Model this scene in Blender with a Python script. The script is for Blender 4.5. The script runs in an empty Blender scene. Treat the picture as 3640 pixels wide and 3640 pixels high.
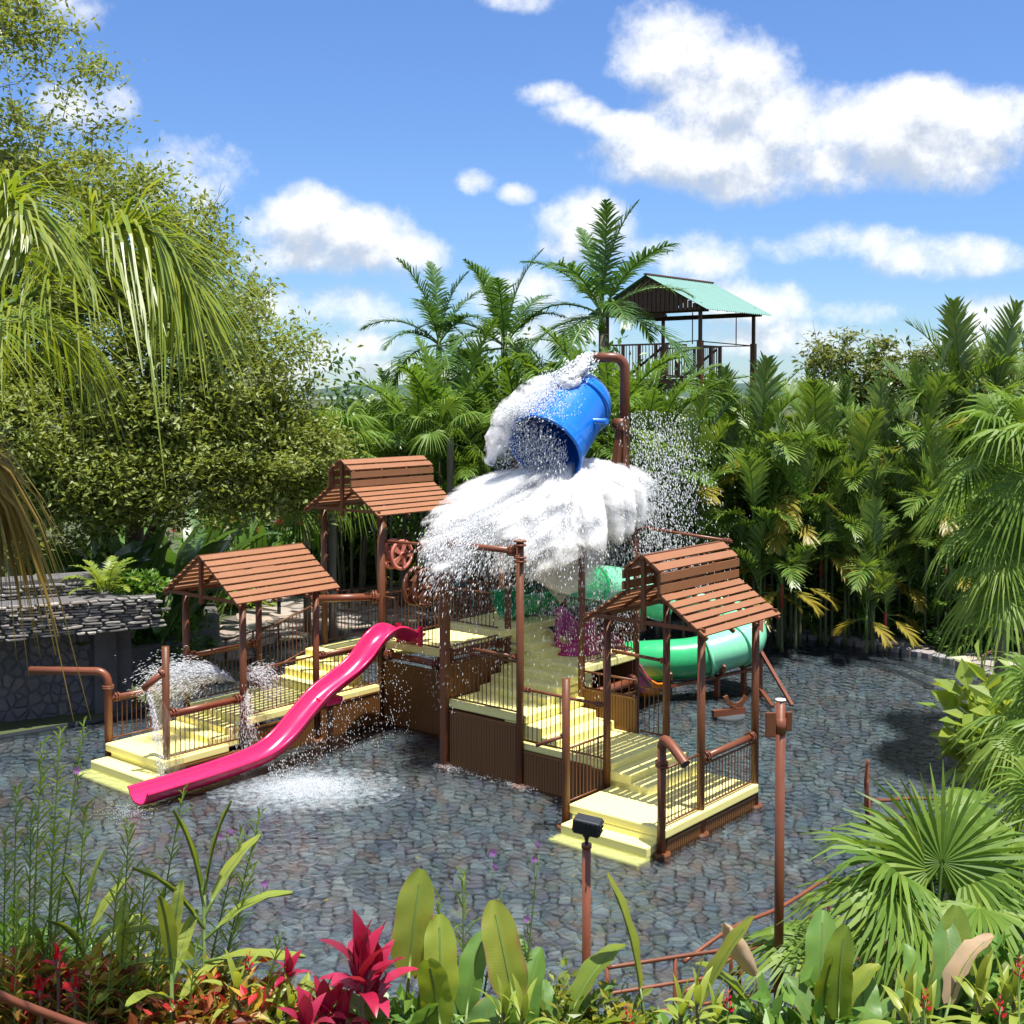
import bpy, bmesh, math, random
import numpy as np
from mathutils import Vector, Matrix, Euler
R = math.radians
random.seed(7); rng = np.random.default_rng(7)
SC = bpy.context.scene; COL = SC.collection

# ------------------------------------------------------------------ camera, sky, sun, exposure
CAM_H, FOC, PITCH, SHIFT = 6.0, 1.2, 2.0, -0.0735
cd = bpy.data.cameras.new('camera'); cam = bpy.data.objects.new('camera', cd); COL.objects.link(cam)
cam.location = (0, 0, CAM_H); cam.rotation_euler = (R(90 - PITCH), 0, 0)
cd.sensor_width = 36; cd.lens = 36 * FOC; cd.shift_y = SHIFT; cd.clip_start = .1; cd.clip_end = 20000
SC.camera = cam
SC.view_settings.view_transform = 'Standard'; SC.view_settings.look = 'None'
SC.view_settings.gamma = 1; SC.view_settings.use_curve_mapping = False
SC.view_settings.exposure = 1.0
SC.render.engine = 'CYCLES'
SC.cycles.max_bounces = 7; SC.cycles.diffuse_bounces = 3; SC.cycles.glossy_bounces = 3
SC.cycles.transmission_bounces = 4; SC.cycles.transparent_max_bounces = 16
SC.cycles.caustics_reflective = False; SC.cycles.caustics_refractive = False
SC.cycles.use_denoising = True

TH = R(50); CA, SA = math.cos(TH), math.sin(TH); OX, OY = -1.08, 19.65      # frame of the play structure
SUN_EL = R(77); sx, sy = SA * .98 - CA * .05, -CA * .98 - SA * .05
n_ = math.hypot(sx, sy); SUN = Vector((sx / n_ * math.cos(SUN_EL), sy / n_ * math.cos(SUN_EL), math.sin(SUN_EL)))
sl = bpy.data.lights.new('sun', 'SUN'); sl.energy = 4.6; sl.angle = R(.53); sl.color = (1, .955, .88)
so = bpy.data.objects.new('sun', sl); COL.objects.link(so); so.rotation_euler = SUN.to_track_quat('Z', 'Y').to_euler()
so.location = (0, 0, 40)

class NT:
    """small helper to write node trees"""
    def __init__(s, t): s.t = t
    def n(s, typ, _in=None, **kw):
        x = s.t.nodes.new(typ)
        for k, v in kw.items(): setattr(x, k, v)
        for k, v in (_in or {}).items(): s.set(x.inputs[k], v)
        return x
    def set(s, sock, v):
        if isinstance(v, bpy.types.NodeSocket): s.t.links.new(v, sock)
        elif isinstance(v, bpy.types.Node): s.t.links.new(v.outputs[0], sock)
        else: sock.default_value = v
    def m(s, op, a, b=0.0, c=0.0):
        return s.n('ShaderNodeMath', {0: a, 1: b, 2: c}, operation=op).outputs[0]
    def mix(s, f, a, b, bt='MIX'):
        return s.n('ShaderNodeMix', {0: f, 6: a, 7: b}, data_type='RGBA', blend_type=bt).outputs[2]
    def ramp(s, f, stops, interp='LINEAR'):
        x = s.n('ShaderNodeValToRGB', {0: f}); x.color_ramp.interpolation = interp; e = x.color_ramp.elements
        while len(e) < len(stops): e.new(.5)
        for i, (p, c) in enumerate(stops): e[i].position = p; e[i].color = tuple(c) + (1,) * (4 - len(c))
        return x.outputs[0]

world = bpy.data.worlds.new('World'); SC.world = world; world.use_nodes = True
wt = world.node_tree; wt.nodes.clear(); W_ = NT(wt)
sky = W_.n('ShaderNodeTexSky', sky_type='NISHITA', sun_disc=False, sun_elevation=SUN_EL, altitude=300, air_density=1.0, dust_density=.0, ozone_density=4.5)
sky.sun_rotation = math.atan2(SUN.x, SUN.y)
# cloud cover over the whole dome, written in view-direction space
g = bpy.data.node_groups.new('cloud_density', 'ShaderNodeTree'); G = NT(g)
g.interface.new_socket('Vector', in_out='INPUT', socket_type='NodeSocketVector')
g.interface.new_socket('Density', in_out='OUTPUT', socket_type='NodeSocketFloat')
gi, go = g.nodes.new('NodeGroupInput'), g.nodes.new('NodeGroupOutput')
sep = G.n('ShaderNodeSeparateXYZ', {0: gi.outputs[0]})
nz = G.n('ShaderNodeTexNoise', {'Vector': gi.outputs[0], 'Scale': 9.0, 'Detail': 8.0, 'Roughness': .6, 'Lacunarity': 2.1}, noise_dimensions='3D').outputs[0]
nz2 = G.n('ShaderNodeTexNoise', {'Vector': gi.outputs[0], 'Scale': 3.5, 'Detail': 4.0, 'Roughness': .55}, noise_dimensions='3D').outputs[0]
yy = G.m('MAXIMUM', sep.outputs[1], .02)
tx, tz = G.m('DIVIDE', sep.outputs[0], yy), G.m('DIVIDE', sep.outputs[2], yy)
CL = [(2390, 210, 200, 150, 1), (2560, 330, 260, 170, 1), (2800, 430, 260, 120, 1), (2520, 540, 300, 110, 1), (2700, 640, 190, 90, .9), (3080, 470, 240, 130, 1),
      (3290, 400, 170, 90, 1), (3330, 560, 330, 110, 1), (3590, 450, 250, 110, 1), (2900, 600, 300, 90, .9), (2230, 450, 120, 45, .8),
      (1930, 345, 110, 42, .75), (2030, 405, 100, 45, .75), (1060, 790, 170, 110, 1), (1250, 840, 190, 90, 1), (1440, 910, 190, 70, .95), (1120, 920, 230, 60, .75),
      (1160, 1090, 230, 70, .8), (1330, 1120, 170, 45, .6), (1240, 1230, 170, 50, .7), (1150, 1310, 260, 45, .7), (1800, 1050, 190, 80, .8), (2080, 830, 150, 100, .75), (2200, 890, 150, 50, .6), (1960, 870, 60, 40, .6),
      (2960, 870, 280, 70, .8), (3300, 920, 310, 70, .85), (3020, 860, 120, 50, .6), (2650, 1080, 220, 80, .8), (3030, 1110, 170, 45, .6), (3560, 1130, 190, 75, .85), (2800, 1200, 240, 60, .7), (3350, 1230, 330, 60, .7),
      (1690, 655, 60, 35, .55), (1830, 692, 55, 30, .55), (280, 20, 120, 90, .7), (330, 390, 140, 90, .8), (1500, 1010, 90, 40, .5), (1950, 1180, 300, 80, .75), (1850, 10, 110, 45, .6), (650, 650, 220, 150, .7), (2500, 930, 150, 70, .55)]
acc = None
for (u, v, rx, ry, st) in CL:
    a = G.m('DIVIDE', G.m('SUBTRACT', tx, (u - 1820) / 4368), rx / 4368 * 1.25); b = G.m('DIVIDE', G.m('SUBTRACT', tz, (1400 - v) / 4368), ry / 4368 * 1.25)
    q = G.m('MULTIPLY', G.m('SUBTRACT', 1.0, G.m('ADD', G.m('MULTIPLY', a, a), G.m('MULTIPLY', b, b))), st)
    acc = q if acc is None else G.m('SMOOTH_MAX', acc, q, .3)
front = G.m('MULTIPLY', G.m('GREATER_THAN', sep.outputs[1], .05), 1.0)
infr = G.m('MULTIPLY', front, G.m('MULTIPLY', G.m('LESS_THAN', G.m('ABSOLUTE', tx), .47), G.m('LESS_THAN', tz, .36)))
gen = G.m('MULTIPLY_ADD', nz2, 5.0, -2.2)
acc = G.m('ADD', G.m('MULTIPLY', G.m('MAXIMUM', acc, -1.0), infr), G.m('MULTIPLY', gen, G.m('SUBTRACT', 1.0, infr)))
nz3 = G.n('ShaderNodeTexNoise', {'Vector': gi.outputs[0], 'Scale': 34.0, 'Detail': 6.0, 'Roughness': .65}, noise_dimensions='3D').outputs[0]
den = G.m('ADD', acc, G.m('ADD', G.m('MULTIPLY_ADD', nz, 3.4, -1.88), G.m('MULTIPLY_ADD', nz3, 1.5, -.75)))
G.set(go.inputs[0], den)
tc = W_.n('ShaderNodeTexCoord')
d1 = W_.n('ShaderNodeGroup'); d1.node_tree = g
W_.set(d1.inputs[0], tc.outputs['Generated'])
d2 = W_.n('ShaderNodeGroup'); d2.node_tree = g
W_.set(d2.inputs[0], W_.n('ShaderNodeVectorMath', {0: tc.outputs['Generated'], 1: (0.0, 0, .022)}, operation='ADD').outputs[0])
cover = W_.n('ShaderNodeMapRange', {0: d1.outputs[0], 1: -.38, 2: .85}, interpolation_type='SMOOTHSTEP').outputs[0]
shade = W_.n('ShaderNodeMapRange', {0: W_.m('ADD', W_.m('SUBTRACT', d2.outputs[0], d1.outputs[0]), W_.m('MULTIPLY', d1.outputs[0], .28)), 1: -.25, 2: .75}, interpolation_type='SMOOTHSTEP').outputs[0]
ccol = W_.mix(shade, (5.0, 5.05, 5.1, 1), (2.7, 3.05, 3.6, 1))
skyc = W_.n('ShaderNodeHueSaturation', {'Hue': .508, 'Saturation': 1.12, 'Value': .86, 'Color': sky.outputs[0]}).outputs[0]
up = W_.n('ShaderNodeSeparateXYZ', {0: tc.outputs['Generated']}).outputs[2]
skyc = W_.mix(1.0, skyc, W_.ramp(up, [(0, (.42, .52, .68, 1)), (.06, (.52, .62, .75, 1)), (.16, (.68, .76, .86, 1)), (.32, (.82, .86, .92, 1)), (.6, (1, 1, 1, 1))]), 'MULTIPLY')
cover = W_.m('MULTIPLY', cover, W_.n('ShaderNodeMapRange', {0: up, 1: -.02, 2: .01}).outputs[0])
bg = W_.n('ShaderNodeBackground', {0: W_.mix(W_.m('MULTIPLY', cover, .96), skyc, ccol), 1: .112})
W_.n('ShaderNodeOutputWorld', {0: bg.outputs[0]})

# ------------------------------------------------------------------ layout helpers (plain geometry)
def fl(a, b, z=0.0): return Vector((OX + a * CA + b * SA, OY + a * SA - b * CA, z))     # play-structure frame -> world
cp, sp_ = math.cos(R(PITCH)), math.sin(R(PITCH)); PXO = SHIFT * 3640
def ray(u, v):
    x = (u - 1820) / (FOC * 3640); y = -(v - 1820 - PXO) / (FOC * 3640)
    return Vector((x, cp + y * sp_, -sp_ + y * cp))
def on_ground(u, v, z=0.0): d = ray(u, v); return Vector((0, 0, CAM_H)) + d * ((z - CAM_H) / d.z)
def at_dist(u, v, Y): d = ray(u, v); return Vector((0, 0, CAM_H)) + d * (Y / d.y)

# ------------------------------------------------------------------ mesh helpers
class MB:
    def __init__(s): s.v, s.f, s.sm = [], [], []
    def add(s, v, f, sm=False):
        o = len(s.v); s.v += [tuple(p) for p in v]; s.f += [tuple(i + o for i in q) for q in f]; s.sm += [sm] * len(f); return s
    def box(s, x0, x1, y0, y1, z0, z1):
        x0, x1 = min(x0, x1), max(x0, x1); y0, y1 = min(y0, y1), max(y0, y1)
        return s.add([(x, y, z) for z in (z0, z1) for x, y in ((x0, y0), (x1, y0), (x1, y1), (x0, y1))],
                     [(3, 2, 1, 0), (4, 5, 6, 7), (0, 1, 5, 4), (1, 2, 6, 5), (2, 3, 7, 6), (3, 0, 4, 7)])
    def abox(s, a0, a1, b0, b1, z0, z1): return s.box(a0, a1, -b0, -b1, z0, z1)
    def bar(s, p, q, w, h=None, up=(0, 0, 1)):
        p, q = Vector(p), Vector(q); d = (q - p).normalized(); h = h or w; up = Vector(up)
        if abs(d.dot(up)) > .98: up = Vector((1, 0, 0))
        x = d.cross(up).normalized(); y = x.cross(d).normalized()
        vs = [e + x * i * w / 2 + y * j * h / 2 for e in (p, q) for i, j in ((-1, -1), (1, -1), (1, 1), (-1, 1))]
        return s.add(vs, [(0, 1, 2, 3), (7, 6, 5, 4), (0, 4, 5, 1), (1, 5, 6, 2), (2, 6, 7, 3), (3, 7, 4, 0)])
    def tube(s, pts, r, n=10, cap=True, sm=True, hollow=False):
        pts = [Vector(p) for p in pts]; k = len(pts); rs = r if isinstance(r, (list, tuple)) else [r] * k
        up = None; vs = []
        for i, p in enumerate(pts):
            d = (pts[min(i + 1, k - 1)] - pts[max(i - 1, 0)]).normalized()
            if up is None: up = Vector((0, 0, 1)) if abs(d.z) < .9 else Vector((1, 0, 0))
            x = d.cross(up).normalized(); up = x.cross(d).normalized()
            for j in range(n):
                a = 2 * math.pi * j / n; vs.append(p + (x * math.cos(a) + up * math.sin(a)) * rs[i])
        fs = [((i + 1) * n + j, (i + 1) * n + (j + 1) % n, i * n + (j + 1) % n, i * n + j) for i in range(k - 1) for j in range(n)]
        s.add(vs, fs, sm)
        if cap:
            o = len(s.v) - len(vs); s.f += [tuple(o + j for j in range(n)), tuple(o + (k - 1) * n + j for j in reversed(range(n)))]; s.sm += [False] * 2
        return s
    def lathe(s, prof, n=24, ax=None):
        M = ax or Matrix(); k = len(prof)
        vs = [M @ Vector((r * math.cos(2 * math.pi * j / n), r * math.sin(2 * math.pi * j / n), z)) for r, z in prof for j in range(n)]
        return s.add(vs, [(i * n + j, i * n + (j + 1) % n, (i + 1) * n + (j + 1) % n, (i + 1) * n + j) for i in range(k - 1) for j in range(n)], True)
    def grid(s, P, sm=True):
        nu, nv = len(P), len(P[0])
        return s.add([p for row in P for p in row], [(i * nv + j, i * nv + j + 1, (i + 1) * nv + j + 1, (i + 1) * nv + j) for i in range(nu - 1) for j in range(nv - 1)], sm)
    def mesh(s, name):
        me = bpy.data.meshes.new(name); me.from_pydata(s.v, [], s.f); me.polygons.foreach_set('use_smooth', s.sm); me.update(); return me
    def build(s, name, mat, parent=None, **kw): return link(name, s.mesh(name), mat, parent, **kw)
def link(name, me, mat, parent=None, loc=None, rot=None, scale=None, label=None, cat=None, group=None, kind=None):
    if mat is not None and not me.materials: me.materials.append(mat)
    o = bpy.data.objects.new(name, me); COL.objects.link(o)
    if parent: o.parent = parent
    if loc is not None: o.location = loc
    if rot is not None: o.rotation_euler = rot
    if scale is not None: o.scale = scale if hasattr(scale, '__len__') else (scale,) * 3
    return tag(o, label, cat, group, kind)
def tag(o, label=None, cat=None, group=None, kind=None):
    for k, v in (('label', label), ('category', cat), ('group', group), ('kind', kind)):
        if v: o[k] = v
    return o
def thing(name, label, cat, loc=(0, 0, 0), rz=0.0, group=None):
    o = bpy.data.objects.new(name, None); COL.objects.link(o); o.location = loc; o.rotation_euler = (0, 0, rz); o.empty_display_size = .2
    return tag(o, label, cat, group)
def np_mesh(name, V, F, smooth=False):
    V = np.asarray(V, np.float32); F = np.asarray(F, np.int32); k = F.shape[1]
    me = bpy.data.meshes.new(name); me.vertices.add(len(V)); me.vertices.foreach_set('co', V.ravel())
    me.loops.add(F.size); me.loops.foreach_set('vertex_index', F.ravel())
    me.polygons.add(len(F)); me.polygons.foreach_set('loop_start', np.arange(0, F.size, k, dtype=np.int32))
    me.polygons.foreach_set('use_smooth', np.full(len(F), smooth)); me.update(calc_edges=True); return me
def bevel(o, w=.02, seg=2):
    m = o.modifiers.new('bevel', 'BEVEL'); m.width = w; m.segments = seg; m.limit_method = 'ANGLE'; return o
def catmull(P, k=8, closed=False):
    P = [Vector(p) for p in P]; n = len(P); out = []
    for i in range(n if closed else n - 1):
        g = (lambda j: P[j % n]) if closed else (lambda j: P[max(0, min(n - 1, j))])
        a, b, c, d = g(i - 1), g(i), g(i + 1), g(i + 2)
        for t in [x / k for x in range(k)]:
            out.append(.5 * ((2 * b) + (c - a) * t + (2 * a - 5 * b + 4 * c - d) * t * t + (3 * b - a - 3 * c + d) * t ** 3))
    if not closed: out.append(P[-1])
    return out

# ------------------------------------------------------------------ materials
MATS = {}
def mat(name):
    m = bpy.data.materials.new(name); m.use_nodes = True; m.node_tree.nodes.clear(); t = NT(m.node_tree)
    t.out = t.n('ShaderNodeOutputMaterial'); MATS[name] = m; return m, t
def painted(name, col, rough=.45, var=.18, scale=6.0, dirt=None, bump=.02, spec=.4, coat=0.0):
    m, t = mat(name); tc = t.n('ShaderNodeTexCoord'); oi = t.n('ShaderNodeObjectInfo')
    n1 = t.n('ShaderNodeTexNoise', {'Vector': tc.outputs['Object'], 'Scale': scale, 'Detail': 6.0, 'Roughness': .65}).outputs[0]
    n2 = t.n('ShaderNodeTexNoise', {'Vector': tc.outputs['Object'], 'Scale': scale * 9, 'Detail': 3.0}).outputs[0]
    f = t.m('ADD', t.m('MULTIPLY_ADD', n1, 1.4, -.7), t.m('MULTIPLY_ADD', oi.outputs['Random'], .5, -.25))
    br = t.m('ADD', 1.0, t.m('MULTIPLY', f, var * 2))
    c = t.mix(1.0, col + (1,), t.n('ShaderNodeCombineColor', {0: br, 1: br, 2: br}).outputs[0], 'MULTIPLY')
    if dirt: c = t.mix(t.n('ShaderNodeMapRange', {0: n1, 1: .55, 2: .8, 4: .6}).outputs[0], c, dirt + (1,))
    b = t.n('ShaderNodeBump', {'Height': n2, 'Strength': bump * 5, 'Distance': .004})
    p = t.n('ShaderNodeBsdfPrincipled', {'Base Color': c, 'Roughness': t.m('MULTIPLY_ADD', n1, .25, rough - .12), 'Specular IOR Level': spec, 'Coat Weight': coat, 'Normal': b.outputs[0]})
    t.set(t.out.inputs[0], p); return m
def leaf_mat(name, cols, rough=.42, trans=.35, tcol=1.5, objvar=.35, spec=.45, veins=0.0):
    m, t = mat(name); geo = t.n('ShaderNodeNewGeometry'); oi = t.n('ShaderNodeObjectInfo')
    f = t.m('FRACT', t.m('ADD', t.m('MULTIPLY', geo.outputs['Random Per Island'], 1 - objvar), t.m('MULTIPLY', oi.outputs['Random'], objvar)))
    k = len(cols); c = t.ramp(f, [(i / max(1, k - 1), x) for i, x in enumerate(cols)])
    nrm = None
    if veins:
        tc = t.n('ShaderNodeTexCoord')
        w = t.n('ShaderNodeTexWave', {'Vector': tc.outputs['UV'], 'Scale': veins, 'Distortion': 1.0, 'Detail': 2.0}, wave_type='BANDS', bands_direction='X').outputs[1]
        nn = t.n('ShaderNodeTexNoise', {'Vector': tc.outputs['Object'], 'Scale': 7.0, 'Detail': 4.0}).outputs[0]
        c = t.mix(t.n('ShaderNodeMapRange', {0: nn, 1: .45, 2: .7, 4: .55}).outputs[0], c, t.mix(1.0, c, (1.5, 1.15, .8, 1), 'MULTIPLY'))
        c = t.mix(t.m('MULTIPLY', w, .16), c, t.mix(1.0, c, (.6, .65, .6, 1), 'MULTIPLY'))
        uvs = t.n('ShaderNodeSeparateXYZ', {0: tc.outputs['UV']}); edge = t.m('ABSOLUTE', t.m('SUBTRACT', uvs.outputs[1], .5))
        ed = t.m('ADD', t.m('MULTIPLY', edge, 2.0), t.m('ADD', t.m('MULTIPLY_ADD', nn, .55, -.28), t.m('MULTIPLY_ADD', oi.outputs['Random'], .36, -.24)))
        c = t.mix(t.n('ShaderNodeMapRange', {0: ed, 1: .98, 2: 1.1}).outputs[0], c, (.34, .20, .09, 1))
        nrm = t.n('ShaderNodeBump', {'Height': w, 'Strength': .22, 'Distance': .004}).outputs[0]
    p = t.n('ShaderNodeBsdfPrincipled', {'Base Color': c, 'Roughness': rough, 'Specular IOR Level': spec})
    tr = t.n('ShaderNodeBsdfTranslucent', {0: t.mix(1.0, c, (tcol, tcol * .95, tcol * .45, 1), 'MULTIPLY')})
    if nrm: t.set(p.inputs['Normal'], nrm)
    t.set(t.out.inputs[0], t.n('ShaderNodeMixShader', {0: trans, 1: p.outputs[0], 2: tr.outputs[0]})); return m
def stone_mat(name, cols, rough=.6, scale=9.0, dark=.55):
    m, t = mat(name); tc = t.n('ShaderNodeTexCoord'); geo = t.n('ShaderNodeNewGeometry'); oi = t.n('ShaderNodeObjectInfo')
    f = t.m('FRACT', t.m('ADD', geo.outputs['Random Per Island'], oi.outputs['Random']))
    k = len(cols); c = t.ramp(f, [(i / (k - 1), x) for i, x in enumerate(cols)])
    n1 = t.n('ShaderNodeTexNoise', {'Vector': geo.outputs['Position'], 'Scale': scale, 'Detail': 7.0, 'Roughness': .7}).outputs[0]
    n0 = t.n('ShaderNodeTexNoise', {'Vector': geo.outputs['Position'], 'Scale': .35, 'Detail': 3.0}).outputs[0]
    c = t.mix(t.n('ShaderNodeMapRange', {0: n1, 1: .35, 2: .7}).outputs[0], t.mix(1.0, c, (dark, dark, dark, 1), 'MULTIPLY'), c)
    c = t.mix(t.n('ShaderNodeMapRange', {0: n0, 1: .5, 2: .72, 4: .5}).outputs[0], c, t.mix(1.0, c, (1.35, .95, .7, 1), 'MULTIPLY'))
    p = t.n('ShaderNodeBsdfPrincipled', {'Base Color': c, 'Roughness': rough, 'Normal': t.n('ShaderNodeBump', {'Height': n1, 'Strength': .5, 'Distance': .02}).outputs[0]})
    t.set(t.out.inputs[0], p); return m

M_POST = painted('brown_post_paint', (.125, .042, .016), .42, .22, 4, dirt=(.10, .045, .028))
M_SLAT = painted('brown_slat_paint', (.255, .108, .048), .5, .10, 3)
M_RAIL = painted('brown_rail_paint', (.13, .045, .02), .4, .2)
M_PIPE = painted('brown_pipe_paint', (.165, .052, .025), .36, .2, 5)
M_PANEL = painted('brown_panel_paint', (.15, .062, .016), .55, .14, 2.2, dirt=(.09, .05, .022))
M_YEL = painted('yellow_deck_paint', (.88, .80, .30), .55, .05, 3, dirt=(.70, .62, .24))
M_PINK = painted('pink_fibreglass', (.78, .018, .11), .22, .05, 2, coat=.5)
M_MAG = painted('magenta_fibreglass', (.42, .012, .13), .25, .06, 2, coat=.4)
M_BLUE = painted('blue_fibreglass', (.006, .15, .60), .3, .08, 3, coat=.3)
M_GREEN = painted('green_fibreglass', (.03, .40, .14), .25, .06, 2, coat=.4)
M_MINT = painted('mint_fibreglass', (.22, .66, .40), .25, .12, 1.6, coat=.4)
M_ORANGE = painted('orange_fibreglass', (.72, .22, .015), .3, .06)
M_BLACK = painted('black_plastic', (.022, .023, .027), .45, .1)
M_DKWHL = painted('dark_brown_wheel', (.12, .045, .022), .45, .2)
M_PKWHL = painted('salmon_wheel', (.50, .17, .125), .45, .08)
M_ROOFG = painted('green_roof_sheet', (.10, .24, .21), .5, .12, .8, dirt=(.08, .17, .15))
M_WOOD = painted('dark_timber', (.075, .035, .02), .7, .3, 3)
M_WHITE = painted('white_paint', (.8, .8, .78), .5, .03)
M_TEAL = painted('teal_metal', (.03, .36, .42), .4, .05)
M_CONC = painted('dark_wet_concrete', (.115, .11, .115), .75, .45, 3.5, dirt=(.06, .062, .05), bump=.5)
M_GRAVEL = painted('pebbledash', (.16, .15, .145), .85, .35, 22, bump=.6)
M_SOIL = painted('planting_soil', (.07, .05, .028), .95, .35, 3, dirt=(.05, .07, .02), bump=.4)
M_GROUND = painted('ground_cover', (.05, .062, .022), .95, .4, .3, bump=.4)
M_MORTAR = painted('pool_mortar', (.05, .06, .068), .8, .3, 5)
M_PMORTAR = painted('path_mortar', (.12, .10, .085), .9, .3, 5)
M_BARK = painted('grey_brown_bark', (.13, .095, .06), .85, .3, 6, bump=.6)
M_PTRUNK = painted('palm_trunk', (.15, .13, .095), .8, .25, 5, bump=.4)
M_LTRUNK = painted('green_palm_cane', (.07, .085, .035), .6, .3, 5)
M_PGREEN = painted('palm_crownshaft', (.10, .17, .03), .45, .15, 3)
M_PRED = painted('red_crownshaft', (.34, .05, .02), .4, .2, 3)
M_STEMG = painted('green_stem', (.10, .16, .03), .5, .2, 6)
M_HILL = painted('haze_tinted_hill_forest', (.04, .075, .06), .95, .2, .01)  # blue of distant haze is mixed into the forest green
M_STONE = stone_mat('pool_stone', [(.09, .12, .15), (.19, .24, .27), (.13, .13, .18), (.24, .29, .31), (.21, .15, .13), (.07, .10, .14), (.31, .35, .36), (.17, .14, .17), (.15, .18, .16), (.12, .16, .21)], .55)
M_PATH = stone_mat('path_stone', [(.34, .30, .26), (.27, .25, .23), (.40, .33, .27), (.30, .25, .22), (.36, .33, .30)], .8, 6, .75)
M_EDGE = stone_mat('edge_stone', [(.28, .27, .28), (.22, .22, .23), (.32, .27, .25), (.25, .25, .27)], .7, 6, .75)
M_WSTONE = stone_mat('stacked_wall_stone', [(.36, .34, .31), (.20, .19, .18), (.42, .40, .36), (.13, .13, .12), (.27, .25, .23), (.30, .29, .27)], .85, 7, .55)
L_TREE = leaf_mat('tree_leaf', [(0.127, 0.172, 0.0322), (0.196, 0.247, 0.0517), (0.276, 0.31, 0.0805), (0.149, 0.201, 0.0403), (0.322, 0.31, 0.0978)], .42, .38, 1.5)
L_TREE2 = leaf_mat('far_tree_leaf', [(0.09, 0.128, 0.0375), (0.15, 0.188, 0.0525), (0.195, 0.21, 0.075)], .45, .35)
L_DARK = leaf_mat('dark_leaf', [(0.0374, 0.085, 0.0238), (0.0595, 0.128, 0.034), (0.085, 0.17, 0.0374), (0.119, 0.221, 0.051)], .38, .3)
L_MID = leaf_mat('mid_green_leaf', [(0.07, 0.154, 0.0252), (0.112, 0.224, 0.035), (0.168, 0.28, 0.042)], .38, .35)
L_LIME = leaf_mat('lime_leaf', [(0.149, 0.23, 0.0345), (0.23, 0.31, 0.046), (0.299, 0.345, 0.0575), (0.196, 0.287, 0.0575)], .4, .4)
L_QUEEN = leaf_mat('queen_palm_leaf', [(0.1, 0.165, 0.018), (0.17, 0.24, 0.022), (0.25, 0.29, 0.035), (0.13, 0.2, 0.022)], .38, .4)
L_DRY = leaf_mat('dry_palm_leaf', [(0.22, 0.15, 0.02), (0.3, 0.2, 0.035), (0.17, 0.14, 0.02), (0.26, 0.16, 0.03)], .55, .4)
L_ROYAL = leaf_mat('royal_palm_leaf', [(0.0473, 0.115, 0.027), (0.0675, 0.149, 0.0351), (0.108, 0.203, 0.0405)], .36, .3)
L_ARECA = leaf_mat('areca_leaf', [(0.0798, 0.16, 0.0261), (0.123, 0.217, 0.0319), (0.174, 0.275, 0.0435)], .38, .38)
L_LIP = leaf_mat('lipstick_palm_leaf', [(0.0675, 0.142, 0.027), (0.115, 0.203, 0.0378), (0.189, 0.257, 0.0473), (0.081, 0.176, 0.0297), (0.257, 0.297, 0.054)], .38, .33)
L_LIPY = leaf_mat('yellowing_palm_leaf', [(0.22, 0.22, 0.03), (0.32, 0.25, 0.03), (0.2, 0.2, 0.03)], .42, .4)
L_FAN = leaf_mat('fan_palm_leaf', [(0.084, 0.168, 0.0264), (0.144, 0.24, 0.036), (0.216, 0.3, 0.048)], .5, .36, spec=.3)
L_BIG = leaf_mat('broad_leaf', [(0.17, 0.25, 0.03), (0.24, 0.3, 0.035), (0.13, 0.21, 0.03), (0.29, 0.32, 0.045)], .4, .42, objvar=.9, veins=22)
L_BIGD = leaf_mat('broad_leaf_green', [(0.101, 0.216, 0.0473), (0.135, 0.257, 0.054), (0.115, 0.216, 0.0675)], .36, .35, objvar=.9, veins=22)
L_BROWN = leaf_mat('withered_leaf', [(0.4, 0.27, 0.16), (0.48, 0.36, 0.24)], .7, .3, 1.1, veins=22)
L_REED = leaf_mat('reed_leaf', [(0.112, 0.2, 0.0275), (0.175, 0.275, 0.0375), (0.275, 0.35, 0.0562)], .42, .4)
L_RED = leaf_mat('cordyline_leaf', [(0.414, 0.0138, 0.0575), (0.276, 0.0115, 0.0403), (0.5, 0.0345, 0.103), (0.184, 0.0138, 0.0345)], .35, .35, 1.2, objvar=.85)
L_CROT = leaf_mat('croton_leaf', [(0.27, 0.0203, 0.0162), (0.432, 0.0675, 0.0162), (0.121, 0.027, 0.0162), (0.405, 0.27, 0.027), (0.135, 0.162, 0.027), (0.5, 0.0203, 0.027), (0.176, 0.0405, 0.027)], .35, .3, 1.2)
L_CROTY = leaf_mat('yellow_croton_leaf', [(0.34, 0.27, 0.02), (0.16, 0.2, 0.02), (0.1, 0.15, 0.02), (0.4, 0.24, 0.02)], .38, .35)
L_FLOWR = leaf_mat('red_flower', [(0.5, 0.01, 0.03), (0.42, 0.008, 0.02)], .45, .3, 1.1)
L_PURP = leaf_mat('purple_flower', [(0.34, 0.12, 0.5), (0.42, 0.18, 0.5)], .5, .4, 1.1)
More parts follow.
